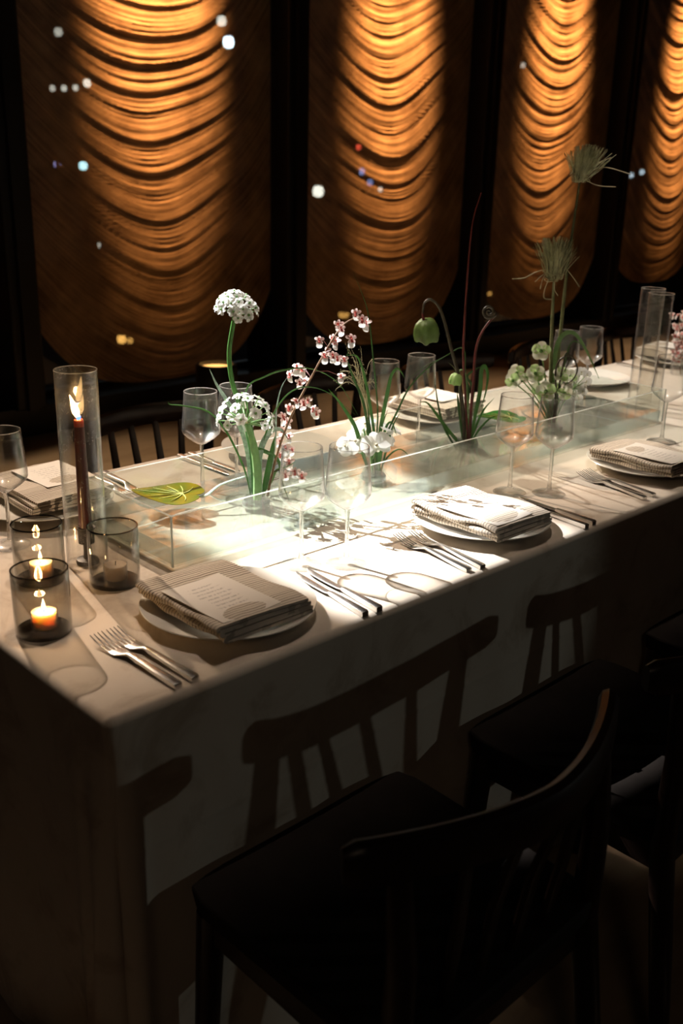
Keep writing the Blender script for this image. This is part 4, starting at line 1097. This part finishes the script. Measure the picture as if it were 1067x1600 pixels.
sedge('taller sedge stem whose head reaches highest on the right', [(864, 664), (872, 560), (885, 430), (896, 350), (906, 281)], [.005, .0046, .004, .0032, .0028], (928, 240), 26, 66, [[(912, 280), (935, 290), (962, 292)], [(925, 262), (950, 262), (985, 272)], [(915, 262), (940, 252), (955, 246)]], 6, .02)
hb = stem_thing('hellebore_bunch', 'bunch of green and white hellebores at the foot of the sedge', 'flower', B4)
for px, py, s, dd, tl in [(846, 549, .0155, 0, (-.4, 0, .2)), (808, 583, .0145, -.01, (-.8, 0, .1)), (802, 594, .0135, -.02, (-.6, 0, -.3)), (837, 584, .0150, -.02, (-.2, 0, .2)), (822, 590, .008, -.02, (0, 0, .4)), (853, 612, .0165, -.03, (-.1, 0, .1)), (882, 613, .0120, -.03, (.2, 0, -.2)), (877, 586, .0135, -.02, (.1, 0, .4)), (889, 588, .014, 0, (.3, 0, .5)), (868, 600, .012, 0, (0, .2, .6)), (840, 606, .011, 0, (-.5, 0, 0))]:
    p = at(px, py, B4, dd); put(hb, B4, hell, p, s*1.45, TOCAM(p)*.7 + Vector(tl))
    q = curve_pts([(860+rnd.uniform(-5, 5), 662), ((px+860)/2, (py+650)/2), (px, py+3, dd)], B4, 10); MB().tube(q, lerpl([.0024, .0018, .0014], len(q)), 6).build('flower_stalk', M['green_pale'], hb, local=B4)
for k in range(14):
    x = rnd.uniform(835, 895); pk = curve_pts([(862+rnd.uniform(-6, 6), 664), (x*.5+430, 635), (x, rnd.uniform(592, 618))], B4, 12)
    MB().tube(pk, lerpl([.002, .006, .0045, .0005], len(pk)), 6, .18).build('leaf', M['green'] if k % 2 else M['green_pale'], hb, local=B4)
ws = stem_thing('white_orchid', 'small white orchid cluster right of the hellebores', 'flower', B4)
stemtube(ws, B4, [(864, 664), (880, 630), (900, 600)], [.002, .0018, .0014], M['green_pale'])
for px, py, s in [(908, 582, .0125), (916, 596, .011), (903, 603, .0115), (897, 592, .0105), (910, 612, .010), (895, 615, .0095), (904, 622, .009), (917, 585, .009)]:
    p = at(px, py, B4, rnd.uniform(-.02, .02)); put(ws, B4, phal, p, s*1.25, TOCAM(p) + Vector((.3, 0, .2)), rnd.uniform(-.5, .5))
    MB().tube([at(897, 606, B4), p-TOCAM(p)*.003], .001, 4).build('pedicel', M['green_pale'], ws, local=B4)
for lb, pix, w_, mt in [
    ('broad pale blade arching right from the hellebores over the far glass', [(864, 664), (866, 600), (868, 550), (878, 525), (893, 519), (907, 532), (922, 560), (936, 592)], .0058, M['green_pale']),
    ('thin blade beside the broad arching one', [(866, 664), (876, 600), (890, 540), (905, 536), (926, 556)], .0018, M['green'])]:
    blade('grass_blade', lb, B4, pix, w_, mt, 'blades above the hellebores', 'grass', 32, .15)
tw = stem_thing('curled_vine', 'dark twisted vine curling among the hellebores', 'vine', B4)
for pix in ([(864, 660), (868, 610), (868, 580), (875, 562), (892, 556), (902, 575), (896, 592), (884, 600)], [(866, 660), (874, 600), (880, 570), (884, 552), (890, 560), (882, 580)]):
    stemtube(tw, B4, [(x, y, -.03) for x, y in pix], [.0024, .0024, .0022, .0012], M['dark_stem'], 'vine', steps=40)
# --- far end: a second bunch of pink blossoms on the table
p5 = on_z(1062, 600, T); B5 = Vector((p5.x+.15, p5.y+.08, T))
vs = thing('bud_vase', 'small clear glass vase at the right picture edge', 'vase', tuple(B5))
MB().lathe([(.03, 0), (.034, .004), (.036, .05), (.024, .09), (.02, .11), (.018, .11), (.022, .09), (.033, .05), (.031, .006)], 28, closed=True).build('vase_wall', M['glass'], vs)
B5u = B5 + Vector((0, 0, .004))
ps = stem_thing('blossom_branch', 'pink blossom branch in the vase at the right picture edge', 'flower', B5u)
for k in range(5):
    x1 = 1046+rnd.uniform(-2, 34); y1 = 468+k*22
    pts = curve_pts([(1064, 592), (1062, 560), ((x1+1062)/2, (y1+560)/2), (x1, y1)], B5, 12)
    MB().tube(pts, lerpl([.0018, .001], len(pts)), 5).build('twig', M['brown_stem'], ps, local=B5u)
    for q in pts[4:]:
        for r_ in range(2):
            p = q + Vector((rnd.uniform(-.02, .02), rnd.uniform(-.02, .02), rnd.uniform(-.016, .016)))
            link('blossom', orchidlet, ps, p-B5u, face_rot(TOCAM(p)+Vector((rnd.uniform(-1, 1), rnd.uniform(-1, 1), .3)), 0), rnd.uniform(.010, .014))
